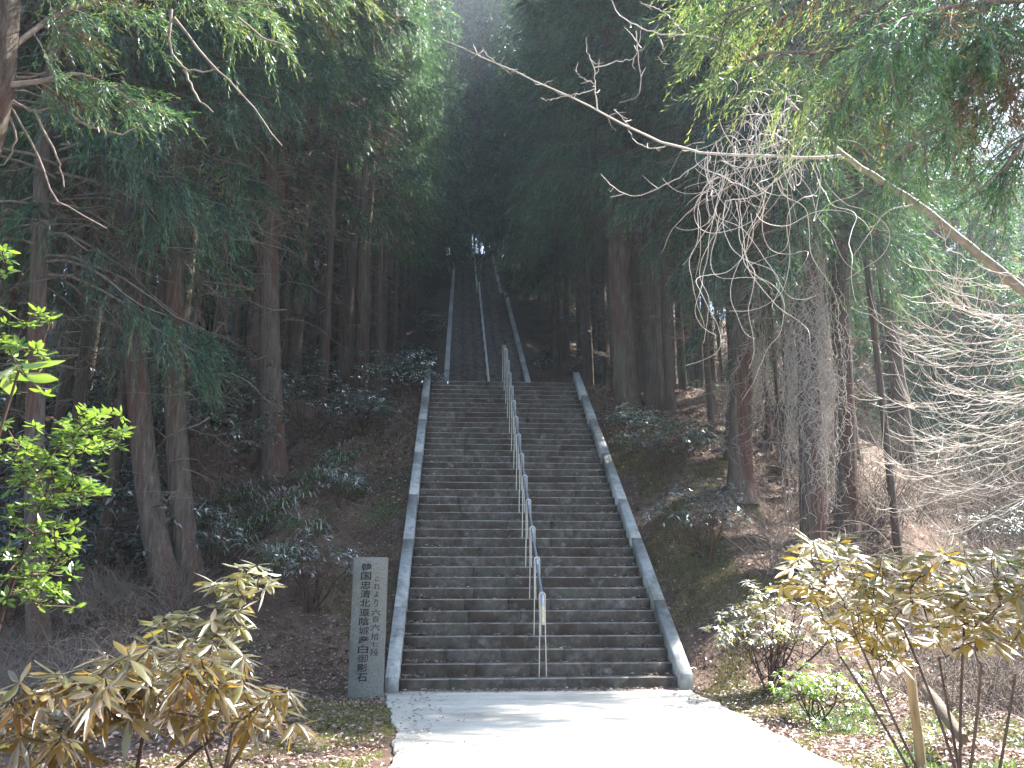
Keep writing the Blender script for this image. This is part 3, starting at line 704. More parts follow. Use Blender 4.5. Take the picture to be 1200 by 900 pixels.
scatter_shrubs(24, (14, 60), (20, 80), 'grey hazy thicket bush in the right hand valley', 'thicket bushes in the right valley', (1.5, 3.2), .16, mat='thicket')

def dry_brush(n, xr, yr, label, group, sz, pred=None):
    base = []
    for j in range(4):
        mb = MB()
        for k in range(110):
            p = np.array([rng.normal()*.35, rng.normal()*.35, -.1]); d = unit(np.array([rng.normal()*.6, rng.normal()*.6, 1.0])); l = [p]; w = rng.normal(size=3)*.08
            for q in range(9): w = w*.9+rng.normal(size=3)*.06; d = unit(d+np.cross(w, d)+np.array([0, 0, -.06])); p = p+d*.15; l.append(p)
            mb.tube(l, np.linspace(.007, .002, len(l)), 3, cap=False)
        base.append(mb.mesh('dry_brush', M['twig']))
    c = 0
    for _ in range(4000):
        if c >= n: break
        x = random.uniform(*xr); y = random.uniform(*yr); z = float(terrain(x, y)); s = sees(x, y, z+.5)
        if s is None or not (-150 < s[0] < 1350): continue
        k = random.uniform(*sz); mkobj('dry_brush', random.choice(base), loc=(x, y, z), rot=(0, 0, random.random()*6.28), scale=(k, k, k*random.uniform(.7, 1.1)), label=label, category='dry brush', group=group); c += 1
dry_brush(90, (5.0, 17), (10.5, 32), 'thicket of thin dry stems on the slope of the thin right wood', 'dry thickets in the right wood', (.8, 1.7))
dry_brush(90, (11, 45), (14, 60), 'grey thicket of bare stems down in the right hand valley', 'bare thickets in the right valley', (1.8, 3.5))
dry_brush(26, (-8.5, -5.2), (10, 15), 'low dry brush on the ground among the curved left trunks', 'dry brush among the left trunks', (.4, .8))
def clump(label, px, py, wpx, n=150, L_=.55, group='strappy grass clumps at left', mat='grass', D=None, wd=.022):
    if D is None: g, D = ground(px, py)
    else: g = P(px, py, D); g[2] = float(terrain(g[0], g[1]))
    rw = wpx/FPX*D/2; mb = MB()
    for k in range(n):
        a = random.random()*6.28; r = rw*math.sqrt(random.random())*.75; b = np.array([math.cos(a)*r, math.sin(a)*r, -.03]); b[2] += float(terrain(g[0]+b[0], g[1]+b[1]))-g[2]
        a2 = a+random.gauss(0, .7); d = np.array([math.cos(a2), math.sin(a2), 0]); l = L_*random.uniform(.6, 1.2); s_ = np.array([-d[1], d[0], 0])*wd/2
        ts = [0, .35, .7, 1]; c = [b+d*l*t*.7*(1+.2*t)+np.array([0, 0, l*(1.15*t-1.15*t*t*random.uniform(.75, 1.05))]) for t in ts]; ws = [.7, 1, .8, .05]
        v = [];
        for p_, w_ in zip(c, ws): v += [p_-s_*w_, p_+s_*w_]
        mb.add(v, q=[(0, 1, 3, 2), (2, 3, 5, 4), (4, 5, 7, 6)], tint=random.random())
    o = mb.obj('grass_clump', M[mat], loc=g); o['label'] = label; o['category'] = 'grass clump'; o['group'] = group
for (l, a) in (('largest strappy grass clump beneath the dark straight trunk', (330, 590, 90)), ('strappy grass clump right of the straight trunk foot', (385, 555, 80)),
               ('grass clump nearest the two curved trunk feet', (262, 640, 80)), ('grass clump in front of the dark straight trunk', (302, 612, 80)),
               ('pale grass clump highest on the left bank', (402, 535, 60)), ('grass clump spilling towards the leaf covered bank', (355, 612, 80)),
               ('low grass clump above the red stemmed shrub', (330, 650, 70)), ('dark grass clump in shade by the grey trunk', (285, 580, 70)),
               ('small grass clump in front of the left landing shrubs', (408, 570, 50)), ('grass clump between the laurel and the largest clump', (240, 612, 60))):
    clump(l, *a)

# ------------------------------------------------------------------ near cedar boughs
def bough(parent, pts, nside, seed, blen=.05, bw=.006, reach=.55, brown=.25, light=0, name='bough', dens=1.0):
    """a branch seen close: main axis, side twigs hanging, cord like shoots set with short needles"""
    global rng
    keep = rng; rng = np.random.default_rng(seed); pts = np.asarray(pts, float)-np.array(parent.location)
    s = np.linspace(0, 1, len(pts)); q = np.linspace(0, 1, 14); ax = np.stack([np.interp(q, s, pts[:, k]) for k in range(3)], 1)
    L_ = np.linalg.norm(np.diff(pts, axis=0), axis=1).sum()
    wood = MB(); wood.tube(ax, np.linspace(.022, .006, 14), 7)
    nd = MB()
    for j in range(nside):
        f = .12+.88*(j+rng.random())/nside; o = np.array([np.interp(f, q, ax[:, k]) for k in range(3)])
        along = unit(pts[-1]-pts[0]); d = unit(along*.7+rng.normal(size=3)*np.array([.6, .6, .3])+np.array([0, 0, -.35])); l = reach*rng.uniform(.5, 1.1)
        m = 7; t = np.linspace(0, 1, m)[:, None]; tw = o+d*l*t+np.array([0, 0, -.4*l])*t**2+np.array([0, 0, .15*l])*t**4
        wood.tube(tw, np.linspace(.006, .002, m), 4, cap=False)
        isb = rng.random() < brown and f < .75
        nc = int(13*dens)
        for c in range(nc):
            fc = .1+.9*(c+rng.random())/nc; oc = np.array([np.interp(fc, t[:, 0], tw[:, k]) for k in range(3)])
            dc = unit(d*.9+rng.normal(size=3)*.38+np.array([0, 0, -.45])); lc = rng.uniform(.12, .28)
            nn = 16; tc = np.linspace(0, 1, nn); cl = oc+dc*(lc*tc)[:, None]+np.array([0, 0, -.12*lc])*(tc**2)[:, None]
            dn = unit(dc*1.0+rng.normal(size=(nn, 3))*.33)
            tint = rng.uniform(.02, .22) if isb else np.clip(rng.normal(.6+light, .1)+tc*.25, .36, 1)
            nd.blades(cl, dn, blen*rng.uniform(.7, 1.2, nn), bw, tint, droop=0)
    wood.obj(name, M['twig'], parent, smooth=True); o = nd.obj('needles', M['cedar'], parent); rng = keep
    return o
g = P(1440, 700, 4.6); g[2] = float(terrain(g[0], g[1]))
nr = thing('cedar_tree', 'near cedar outside the right edge whose dark boughs hang over the top right corner', 'tree', g)
mkobj('trunk', trunk_mesh(np.array([[0, 0, -.3], [0, 0, 2], [.05, 0, 6], [0, .1, 11], [0, 0, 18]]), .17, .05, 14), nr)
def PP(l, D0, D1): return [P(x, y, D0+(D1-D0)*k/(len(l)-1)) for k, (x, y) in enumerate(l)]
for k, (l, D0, D1, ns, br, lt) in enumerate([
    ([(1390, -190), (1200, -70), (1050, -20), (930, -5), (850, 15)], 4.5, 4.0, 44, .05, .15),
    ([(1390, -100), (1230, -20), (1100, 30), (980, 60), (890, 62)], 4.5, 3.8, 44, .12, .15),
    ([(1390, -40), (1260, 20), (1150, 50), (1060, 90), (965, 130)], 4.4, 4.0, 41, .5, .0),
    ([(1390, 20), (1280, 60), (1190, 80), (1120, 120), (1050, 185)], 4.2, 3.7, 41, .6, 0),
    ([(1390, -60), (1290, 0), (1180, 0), (1100, 10), (1030, 30)], 4.0, 3.4, 46, .3, -.12),
    ([(1390, 60), (1320, 100), (1260, 120), (1210, 150), (1175, 200)], 4.1, 3.6, 33, .2, -.05),
    ([(1390, -160), (1300, -90), (1200, -50), (1120, -30), (1080, -10)], 4.1, 3.6, 39, .3, -.1),
    ([(1400, -60), (1320, -10), (1240, 30), (1180, 60), (1120, 80)], 4.5, 4.1, 44, .65, -.15),
    ([(1400, -90), (1330, -50), (1260, -10), (1200, 20), (1150, 30)], 4.2, 3.7, 44, .5, -.15),
    ([(1400, 0), (1330, 40), (1260, 70), (1180, 110), (1100, 150)], 4.6, 4.2, 40, .7, -.15),
    ([(1400, -160), (1280, -110), (1180, -60), (1090, -20), (1000, 20)], 4.6, 4.0, 44, .4, -.12),
    ([(1380, -230), (1180, -130), (1000, -70), (900, -45), (820, -30)], 4.4, 4.2, 44, .1, .1)]):
    bough(nr, PP(l, D0, D1), ns, 50+k, brown=br, light=lt, blen=.034, bw=.0048, reach=.36)
# near cedar at the left edge
g = P(-95, 640, 5.6); g[2] = float(terrain(g[0], g[1]))
nl = thing('cedar_tree', 'near cedar whose bent brown trunk cuts the top left corner', 'tree', g)
tp = [g+np.array([0, 0, -.3])]+[P(x, y, 5.6) for x, y in ((-80, 400), (-40, 250), (-14, 180), (2, 100), (9, 20), (12, -120), (10, -420))]
mkobj('trunk', trunk_mesh(np.array(tp)-g, .12, .06, 14, 1.3), nl)
for k, (l, D0, D1, ns, br, lt, rch) in enumerate([
    ([(8, 60), (60, 20), (140, -10), (230, -5), (330, 8)], 5.6, 6.6, 34, .2, .05, .5),
    ([(8, 0), (80, -50), (190, -60), (280, -40), (360, -20)], 5.6, 7.2, 34, .1, .1, .5),
    ([(8, 100), (50, 95), (90, 85), (130, 100), (160, 125)], 5.6, 6.0, 16, .3, .0, .35),
    ([(10, -60), (100, -110), (220, -100), (320, -70), (410, -30)], 5.6, 8.0, 34, .1, .15, .6)]):
    bough(nl, PP(l, D0, D1), ns, 80+k, brown=br, light=lt, reach=rch)
mb = MB()
for l in ([(5, 110), (30, 130), (60, 128), (95, 118)], [(8, 115), (25, 150), (50, 190), (62, 235), (95, 250), (125, 268)], [(5, 120), (20, 160), (10, 190), (-5, 195)],
          [(75, 130), (110, 150), (145, 157), (165, 145)], [(200, 10), (200, 60), (215, 80), (240, 85), (255, 80)], [(205, 20), (240, 70), (275, 100), (300, 130), (330, 170)],
          [(215, 80), (230, 115), (250, 132)], [(280, 20), (310, 45), (345, 55)], [(40, 130), (70, 190), (75, 220)], [(0, 85), (30, 92), (55, 85)]):
    p_ = np.array([P(x, y, 5.8)-g for x, y in l]); s = np.linspace(0, 1, len(p_)); q = np.linspace(0, 1, 12)
    p_ = np.stack([np.interp(q, s, p_[:, k]) for k in range(3)], 1)+rng.normal(size=(12, 3))*.006
    mb.tube(p_, np.linspace(.011, .004, 12), 5)
mb.obj('dead_branches', M['twig'], nl, smooth=True)

# ------------------------------------------------------------------ leaning bare stem, its branches and dry vines
def smooth_px(l, D0, D1, n=26, jit=0):
    l = np.array(l, float); s = np.r_[0, np.cumsum(np.hypot(*np.diff(l, axis=0).T))]; q = np.linspace(0, s[-1], n)
    x = np.interp(q, s, l[:, 0]); y = np.interp(q, s, l[:, 1])
    for _ in range(3): x[1:-1] = (x[:-2]+x[1:-1]+x[2:])/3; y[1:-1] = (y[:-2]+y[1:-1]+y[2:])/3
    return np.array([P(a, b, D0+(D1-D0)*k/(n-1)) for k, (a, b) in enumerate(zip(x, y))])+rng.normal(size=(n, 3))*jit
g = P(1520, 800, 6.2); g[2] = float(terrain(g[0], g[1]))
ls = thing('leaning_bare_tree', 'bare leafless stem slanting up from the right edge across the cedars', 'tree', g)
pts = np.vstack([g[None], smooth_px([(1480, 680), (1380, 520), (1290, 410), (1200, 342), (1140, 292), (1075, 238), (1000, 192), (950, 148), (915, 108), (880, 68), (838, 42)], 6.2, 6.6, 60, .003)])
mb = MB(); mb.tube(pts-g, np.interp(np.arange(len(pts)), [0, 25, 40, 60], [.058, .042, .03, .007]), 12, rough=.1); mb.obj('stem', M['branch'], ls, smooth=True)
BR = [([(985, 184), (940, 187), (880, 180), (830, 183), (780, 172), (740, 150), (700, 128), (640, 100), (580, 72), (545, 62), (520, 46)], .013, .003),
      ([(700, 128), (697, 105), (697, 80), (688, 62), (686, 45)], .005, .002), ([(697, 80), (720, 72), (745, 70), (752, 30)], .004, .002),
      ([(697, 98), (680, 90), (673, 80)], .003, .001), ([(697, 105), (640, 118), (634, 115)], .004, .002),
      ([(850, 48), (800, 38), (780, 42), (740, 30), (720, 12), (712, -10)], .007, .003), ([(745, 35), (748, 70), (752, 100), (745, 118), (725, 120)], .004, .002),
      ([(800, 37), (780, 15), (750, 2)], .005, .002), ([(830, 183), (790, 212), (745, 232), (725, 225), (705, 205)], .005, .002),
      ([(770, 38), (778, 60), (768, 68)], .003, .001), ([(580, 72), (568, 62), (565, 55)], .003, .001), ([(600, 85), (608, 80)], .002, .001), ([(640, 100), (628, 95)], .002, .001),
      ([(780, 172), (765, 175), (745, 168), (735, 150)], .004, .002), ([(740, 150), (722, 130), (735, 140)], .003, .002), ([(975, 165), (940, 160), (900, 170), (860, 200)], .008, .003),
      ([(940, 187), (915, 205), (890, 230), (850, 235)], .008, .003), ([(1070, 240), (1040, 245), (1025, 265), (1000, 300)], .006, .002)]
for l, r0, r1 in BR:
    p_ = smooth_px(l, 6.3, 6.3, 22, .004); mb = MB(); mb.tube(p_-g, np.linspace(r0, r1, 22), 6)
    for _ in range(max(2, int(len(l)*.9))):
        i0 = rng.integers(3, 20); d = unit(rng.normal(size=3)*np.array([1, .5, 1])); ln = rng.uniform(.05, .16)
        mb.tube(np.array([p_[i0], p_[i0]+d*ln*.5+rng.normal(size=3)*.01, p_[i0]+d*ln+np.array([0, 0, .02])])-g, [.0035, .0028, .0015], 4, cap=False)
    mb.obj('branch', M['pale'], ls, smooth=True)
def curl(start, d, n, step, grav, curlk, r0, mb, off):
    p = np.array(start, float); d = unit(np.array(d, float)); w = rng.normal(size=3)*curlk; l = [p.copy()]
    for _ in range(n):
        w = w*.9+rng.normal(size=3)*curlk*.45; d = unit(d+np.cross(w, d)+np.array([0, 0, grav])); p = p+d*step; l.append(p.copy())
    mb.tube(np.array(l)-off, np.linspace(r0, r0*.45, len(l)), 5, cap=False); return l
g = P(860, 190, 6.3); vt = MB()
for k in range(130):
    q_ = rng.random(); s0 = P(945-115*q_+rng.normal()*14, 130+75*q_+rng.normal()*26, rng.uniform(6.0, 6.7))
    l = curl(s0, rng.normal(size=3)+np.array([-.2, 0, -.3]), int(rng.integers(6, 22)), .04, -.11, .12, rng.uniform(.0016, .0036), vt, g)
for (a, b, n) in ((850, 235, 42), (838, 250, 34), (862, 235, 50), (905, 215, 44), (925, 200, 60), (880, 250, 40), (950, 190, 62), (845, 200, 55), (890, 220, 70), (960, 210, 40)):
    for q in range(2): curl(P(a+q*6, b, 6.3+q*.1), (rng.normal()*.3, 0, -1), n, .03, -.14, .13, .0032, vt, g)
o = vt.obj('vine_tangle', M['pale'], loc=g, smooth=True); o['label'] = 'pale dry vine tangle dangling from the leaning bare stem'; o['category'] = 'vine'

# pale bare twigs arching in from the right edge
g = P(1330, 700, 6.4); g[2] = float(terrain(g[0], g[1]))
bt = thing('bare_tree', 'pale bare tree at the right edge sending fans of arching twigs leftwards', 'tree', g)
hub = P(1300, 430, 6.4); mb = MB(); mb.tube(np.array([g, (g+hub)/2+np.array([.05, 0, 0]), hub, P(1290, 200, 6.5)])-g, [.06, .05, .04, .015], 10, rough=.1); mb.obj('trunk', M['branch'], bt, smooth=True)
for k in range(44):
    y1 = rng.uniform(255, 610); x1 = rng.uniform(985, 1130) if 330 < y1 < 600 else rng.uniform(1060, 1150)
    y0 = 430+(y1-430)*.5+rng.normal()*20; dd = rng.uniform(5.3, 7.4); sag_ = rng.uniform(12, 42)
    l = [(1290, y0), (1230, y0+(y1-y0)*.25+sag_*.5), (1160, y0+(y1-y0)*.55+sag_), (1080+(x1-1060)*.4, y1+sag_*.8), (x1, y1)]
    p_ = smooth_px(l, 6.4, dd, 24, .006)+np.cumsum(rng.normal(size=(24, 3)), 0)*.009; mb = MB(); mb.tube(p_-g, np.linspace(.0068, .0013, 24), 5)
    for _ in range(rng.integers(8, 15)):
        i0 = int(rng.integers(7, 22)); base = p_[min(i0+1, 23)]-p_[i0]; d = unit(unit(base)+rng.normal(size=3)*.55); ln = rng.uniform(.12, .38)
        mb.tube(np.array([p_[i0], p_[i0]+d*ln*.35+np.array([0, 0, -.01]), p_[i0]+d*ln*.7, p_[i0]+d*ln+np.array([0, 0, .05*ln/.3])])-g, [.0026, .0022, .0017, .0009], 4, cap=False)
    mb.obj('branch', M['pale'], bt, smooth=True)
# vines on trunks
def trunk_vines(label, ctr, D, n, rad, seed, spread=.10, loose=0.0):
    """vines creeping up and hanging down a trunk: ctr = photo points down the trunk's middle"""
    mid_ = smooth_px(ctr, D, D, 60); g = mid_[30].copy(); mb = MB(); hor = np.array([fw[0], fw[1], 0]); hor /= np.linalg.norm(hor)
    for k in range(60): ray = mid_[k]-EYE; mid_[k] = mid_[k]-ray*(((mid_[k]-mid_[-1])@hor)/(ray@hor))
    for k in range(n):
        a0 = rng.uniform(math.pi, 2*math.pi) if seed < 2 else rng.uniform(-1.2, .2); i0 = rng.integers(0, 30); i1 = rng.integers(max(i0+12, 30), 60); m = (i1-i0)*2
        t = np.linspace(i0, i1-1, m); c = np.stack([np.interp(t, np.arange(60), mid_[:, j]) for j in range(3)], 1)
        a = a0+np.cumsum(rng.normal(size=m))*.13; r = rad+np.abs(rng.normal())*spread+np.cumsum(rng.normal(size=m))*.008+loose*np.sin(np.linspace(0, math.pi, m))*rng.random()
        p = c+np.stack([np.cos(a)*r, np.sin(a)*r, rng.normal(size=m)*.012], 1)
        mb.tube(p-g, np.linspace(.0075, .0035, m)*rng.uniform(.6, 1.3), 4, cap=False)
        for _ in range(4):
            j = rng.integers(1, m-2); d = rng.normal(size=3)*np.array([1, .6, .6])+np.array([0, 0, -.6]); d = unit(d)*rng.uniform(.08, .3)
            mb.tube(np.array([p[j], p[j]+d*.5+rng.normal(size=3)*.02, p[j]+d+np.array([0, 0, -.05])])-g, [.004, .003, .002], 3, cap=False)
    o = mb.obj('hanging_vines', M['vine'], loc=g, smooth=True); o['label'] = label; o['category'] = 'vine'
M['vine'] = surf('dry_vine', [(.3, (.27, .23, .2)), (.7, (.5, .45, .4))], 10, .8, .2, None, 'Object')
gk, Dk = ground(868, 575)
trunk_vines('dry vines hanging down the right side of the large bank cedar', [(872, 300), (870, 420), (868, 575)], Dk, 30, .24, 2, .09, .3)
trunk_vines('dense pale dry vines wrapping the big cedar on the right bank', [(942, 270), (945, 400), (950, 622)], 14.5, 110, .27, 0, .1, .15)
trunk_vines('thin dry vines trailing between the wrapped trunk and dark trunk', [(966, 300), (972, 420), (975, 600)], 14.6, 16, .12, 1, .1, .2)
# twig tangle at left
g = P(125, 735, 9.5); g[2] = float(terrain(g[0], g[1])); mb = MB()
for k in range(75):
    s0 = P(rng.uniform(75, 185), rng.uniform(690, 760), rng.uniform(8.8, 10.2)); s0[2] = min(s0[2], float(terrain(s0[0], s0[1]))+.3)
    curl(s0, (rng.normal()*.6, rng.normal()*.4, 1), int(rng.integers(12, 26)), .06, -.07, .13, rng.uniform(.004, .008), mb, g)
o = mb.obj('twig_tangle', M['twig'], loc=g, smooth=True); o['label'] = 'tangle of dry grey brown twigs at the foot of the leaning trunk'; o['category'] = 'dry brush'

# ------------------------------------------------------------------ near shrubs with separate leaves
def leaf_mesh(L_, Wd, curl_, fold, mat, seed):
    g = np.random.default_rng(seed); mb = MB(); n = 6; v = []
    wd = [.12, .7, 1, .95, .62, .06]
    for k in range(n):
        t = k/(n-1); z = -curl_*L_*t*t; w_ = Wd/2*wd[k]
        v += [(t*L_, -w_, z+(-abs(w_)*fold)), (t*L_, 0, z), (t*L_, w_, z-abs(w_)*fold)]
    q = [(k*3+c, k*3+3+c, k*3+4+c, k*3+1+c) for k in range(n-1) for c in range(2)]
    v = np.array(v)+g.normal(size=(len(v), 3))*L_*.006
    mb.add(v, q=q, tint=g.random()); return mb.mesh('leaf', mat, True)
def leafy_plant(label, base, whorls, name, mat, leaf, lw, nper, pitch=(-.55, .15), category='shrub', cap=280, stem_r=.012, curl_=.22, fold=.5, stemmat='redstem', hubs=None, up_=None):
    t = thing(name, label, category, base); vs = [leaf_mesh(leaf, lw, curl_*k, fold*f, M[mat], 5+int(k*10)+int(f*7)) for k, f in ((.5, .5), (1, 1), (1.5, 1.4), (1, .2), (.2, 1))]
    W_ = [np.asarray(w)-np.asarray(base) for w in whorls]; allL = []
    for w in W_:
        n = nper+rng.integers(-2, 3); ph = rng.random()*6.28; tilt = rng.normal(size=2)*.3
        for j in range(n):
            az = ph+j*2.399; pt = rng.uniform(*pitch)
            E_ = Matrix.Rotation(tilt[0], 4, 'X') @ Matrix.Rotation(tilt[1], 4, 'Y') @ Matrix.Rotation(az, 4, 'Z') @ Matrix.Rotation(-pt, 4, 'Y') @ Matrix.Rotation(rng.normal()*.3, 4, 'X')
            off = E_ @ Vector((.012, 0, 0)); s_ = rng.uniform(.7, 1.15)
            allL.append((Matrix.Translation(Vector(w)+off+Vector((0, 0, rng.uniform(-.02, .02)))) @ E_ @ Matrix.Scale(s_, 4), rng.integers(len(vs)), np.linalg.norm(w+np.asarray(base)-EYE)/s_))
    allL.sort(key=lambda a: a[2])
    for (m_, k, _) in allL[:cap]:
        o = mkobj('leaf', vs[k], t); o.matrix_basis = m_
    if len(allL) > cap:
        mb = MB(); data = []
        for me in vs:
            co = np.zeros(len(me.vertices)*3, np.float32); me.vertices.foreach_get('co', co)
            data.append((np.c_[co.reshape(-1, 3), np.ones(len(me.vertices))], np.array([tuple(p.vertices) for p in me.polygons])))
        for (m_, k, _) in allL[cap:]:
            co, q = data[k]; mb.add((co @ np.array(m_).T)[:, :3], q=q, tint=rng.random())
        mb.obj('leaves', M[mat], t, smooth=True, kind='stuff')
    # woody stems: a few main stems from the base, each whorl joined to the nearest hub
    hb = [np.asarray(h)-np.asarray(base) for h in (hubs if hubs is not None else [])]
    if not hb:
        c = np.mean(W_, 0); hb = [c*.45+rng.normal(size=3)*.1 for _ in range(3)]
    for h in hb:
        mb = MB(); r_ = stem_r*(1 if up_ is None else up_); tt = np.linspace(0, 1, 8)[:, None]; b0 = np.array([rng.normal()*.05, rng.normal()*.05, -.1])
        mb.tube(b0*(1-tt)+h*tt+np.sin(tt*math.pi)*rng.normal(size=3)*.04, np.linspace(stem_r*1.3, stem_r*.8, 8), 7)
        mb.obj('stem', M[stemmat], t, smooth=True)
    nodes = list(hb); root = list(range(len(hb))); mbs = [MB() for _ in hb]
    for w in sorted(W_, key=lambda a: min(np.linalg.norm(a-h) for h in hb)):
        ni = min(range(len(nodes)), key=lambda q: np.linalg.norm(nodes[q]-w)+max(0, nodes[q][2]-w[2])*1.5); h = nodes[ni]; mb = mbs[root[ni]]; tt = np.linspace(0, 1, 8)[:, None]; mid_ = (h+w)/2+rng.normal(size=3)*.04+np.array([0, 0, -.03])
        pts = (1-tt)**2*h+2*tt*(1-tt)*mid_+tt**2*(w+np.array([0, 0, .01])); mb.tube(pts, np.linspace(stem_r*.6, stem_r*.35, 8), 5, cap=False)
        if len(W_) <= 7: m1 = MB(); m1.tube(pts, np.linspace(stem_r*.6, stem_r*.35, 8), 5); m1.obj('twig', M[stemmat], t, smooth=True)
        nodes += [pts[5], pts[3]]; root += [root[ni]]*2
    for mb in mbs:
        if len(W_) > 7 and mb.n: mb.obj('twigs', M[stemmat], t, smooth=True)
    return t
def whorls_px(regs, seed):
    g = np.random.default_rng(seed); o = []
    for (x0, x1, y0, y1, D0, D1, n) in regs:
        for _ in range(n): o.append(P(g.uniform(x0, x1), g.uniform(y0, y1), g.uniform(D0, D1)))
    return o
def gp(px, D, py=860):
    g = P(px, py, D); g[2] = float(terrain(g[0], g[1])); return g
leafy_plant('large foreground rhododendron with glaring drooping tan leaves, bottom left corner', gp(150, 4.6),
            whorls_px([(110, 290, 755, 815, 4.2, 5.2, 38), (60, 230, 770, 850, 4.0, 4.9, 38), (-30, 130, 790, 890, 3.6, 4.5, 44), (230, 350, 800, 850, 4.3, 5.1, 22)], 3),
            'rhododendron', 'rhodo', .18, .038, 10, (-.85, .2), cap=295, hubs=[P(170, 850, 4.6), P(250, 865, 4.7), P(60, 880, 4.3), P(300, 850, 4.8)])
leafy_plant('smaller yellow green rhododendron standing behind the glaring one, taller', gp(262, 6.3),
            whorls_px([(245, 315, 655, 705, 6.0, 6.6, 13), (180, 255, 715, 765, 5.9, 6.6, 14), (235, 305, 710, 785, 6.0, 6.8, 11)], 4),
            'rhododendron', 'yellowleaf', .17, .045, 9, (-.5, .45), cap=200, hubs=[P(268, 760, 6.3), P(225, 790, 6.2), P(280, 790, 6.3)])
leafy_plant('big foreground rhododendron with many red stems, right side', gp(1125, 5.0, 900),
            whorls_px([(915, 1010, 635, 690, 5.4, 6.4, 36), (950, 1100, 680, 760, 5.2, 6.2, 50), (1000, 1130, 650, 720, 5.0, 5.9, 44), (1080, 1200, 690, 765, 4.8, 5.6, 36), (1010, 1070, 740, 790, 5.0, 5.6, 10), (1130, 1230, 645, 730, 4.9, 5.8, 26)], 5),
            'rhododendron', 'rhodo_green', .135, .038, 9, (-.45, .4), cap=295, stem_r=.009,
            hubs=[P(1010, 760, 5.2), P(1060, 740, 5.2), P(1100, 770, 5.1), P(1150, 780, 4.9), P(985, 770, 5.4), P(1190, 790, 4.9), P(1130, 730, 5.1)])
leafy_plant('pale green small leaved plant at the right edge above the red stems', gp(1230, 5.2, 880), whorls_px([(1175, 1215, 655, 690, 5, 5.3, 7)], 6),
            'shrub', 'camellia', .08, .03, 7, (-.2, .5), hubs=[P(1215, 720, 5.2)])
cam_w = whorls_px([(70, 150, 480, 525, 6.2, 6.9, 40), (20, 125, 515, 590, 6.0, 6.9, 60), (0, 60, 360, 470, 6.2, 6.8, 22), (0, 90, 590, 720, 6.0, 6.8, 60), (0, 30, 290, 320, 6.2, 6.6, 5), (0, 50, 480, 600, 6.0, 6.8, 16)], 7)
leafy_plant('bright backlit evergreen bush reaching in from the left edge', gp(-60, 6.5, 860), cam_w, 'evergreen_bush', 'camellia', .085, .034, 9, (-.2, .75), category='bush', cap=295,
            hubs=[P(20, 640, 6.4), P(0, 560, 6.4), P(60, 560, 6.5), P(-10, 450, 6.4), P(-10, 350, 6.4)])
leafy_plant('single sprig of large glowing yellow green leaves at the left edge', gp(-190, 2.7, 900), [P(22, 432, 2.6), P(2, 440, 2.6)], 'leaf_sprig', 'camellia', .115, .05, 7, (-.5, .4), category='sprig',
            hubs=[P(22, 434, 2.6), P(2, 442, 2.6)], stem_r=.005)

# stake, log, stump
g = gp(1078, 6.95, 885)
sk = thing('wooden_stake', 'short brown wooden stake propping the right rhododendron', 'stake', g)
mb = MB(); mb.tube([(0, 0, -.15), (.004, 0, .3), (-.004, .002, .6), (.0, .0, .93)], [.042, .041, .04, .038], 12, rough=.05); mb.obj('post', M['stake'], sk, smooth=True)
mb = MB(); mb.tube([(-.05, -.01, .86), (0, -.047, .87), (.05, -.01, .86), (.03, .045, .865), (-.03, .045, .865), (-.05, -.01, .86)], .006, 5); mb.obj('tie', M['ink'], sk)
a, b = P(1084, 808, 8.0), P(1116, 850, 7.35); b = b+(b-a)*.35
mb = MB(); mb.tube([a-a, (b-a)*.33+np.array([0, 0, .015]), (b-a)*.66, b-a], [.05, .06, .06, .05], 12, rough=.2)
o = mb.obj('fallen_log', M['log'], loc=a, smooth=True); o['label'] = 'short bare log slanting down behind the wooden stake'; o['category'] = 'log'

# ------------------------------------------------------------------ litter, grass, weeds
def scatter_xy(n, regs):
    o = []
    w = np.array([r[4] for r in regs], float); w /= w.sum()
    for r, f in zip(regs, w):
        k = int(n*f); o.append(np.stack([rng.uniform(r[0], r[1], k), rng.uniform(r[2], r[3], k)], 1))
    return np.concatenate(o)
xy = scatter_xy(85000, [(-6.5, -2.2, 11, 23, 4), (2.2, 7, 10, 23, 4), (-7.5, -1.9, 5, 13, 5), (2.15, 6, 5, 11.5, 4), (6, 14, 9, 26, 3), (-7, -2.3, 22, 45, 2), (2.6, 8, 22, 45, 2), (-10, -5, 6, 20, 1)])
z = terrain(xy[:, 0], xy[:, 1])+.012
B = np.c_[xy, z]; az = rng.random(len(B))*6.28; d = np.stack([np.cos(az), np.sin(az), rng.normal(size=len(B))*.28], 1)
mb = MB(); Lf = rng.uniform(.03, .085, len(B))*np.where(xy[:, 1] > 16, 1.4, 1)
mb.leaves(B+np.array([0, 0, .01]), d, np.tile([0, 0, 1.], (len(B), 1))+rng.normal(size=B.shape)*.35, Lf, Lf*.42, np.clip(rng.beta(1.4, 2.6, len(B)), 0, 1), fold=.3, curl=.15)
mb.obj('leaf_litter', M['litter'], kind='stuff')['label'] = 'fallen brown leaves'
# twigs lying about
mb = MB()
for k in range(700):
    s = -1 if random.random() < .5 else 1; x = s*random.uniform(2.3, 5.5); y = random.uniform(8, 20); a = random.random()*6.28; l = random.uniform(.1, .45)
    q = [(x+math.cos(a)*l*t, y+math.sin(a)*l*t) for t in (0, .5, 1)]; mb.tube([(u, v, float(terrain(u, v))+.02+.02*random.random()) for u, v in q], [.005, .004, .002], 3, cap=False)
mb.obj('fallen_twigs', M['twig'], kind='stuff')
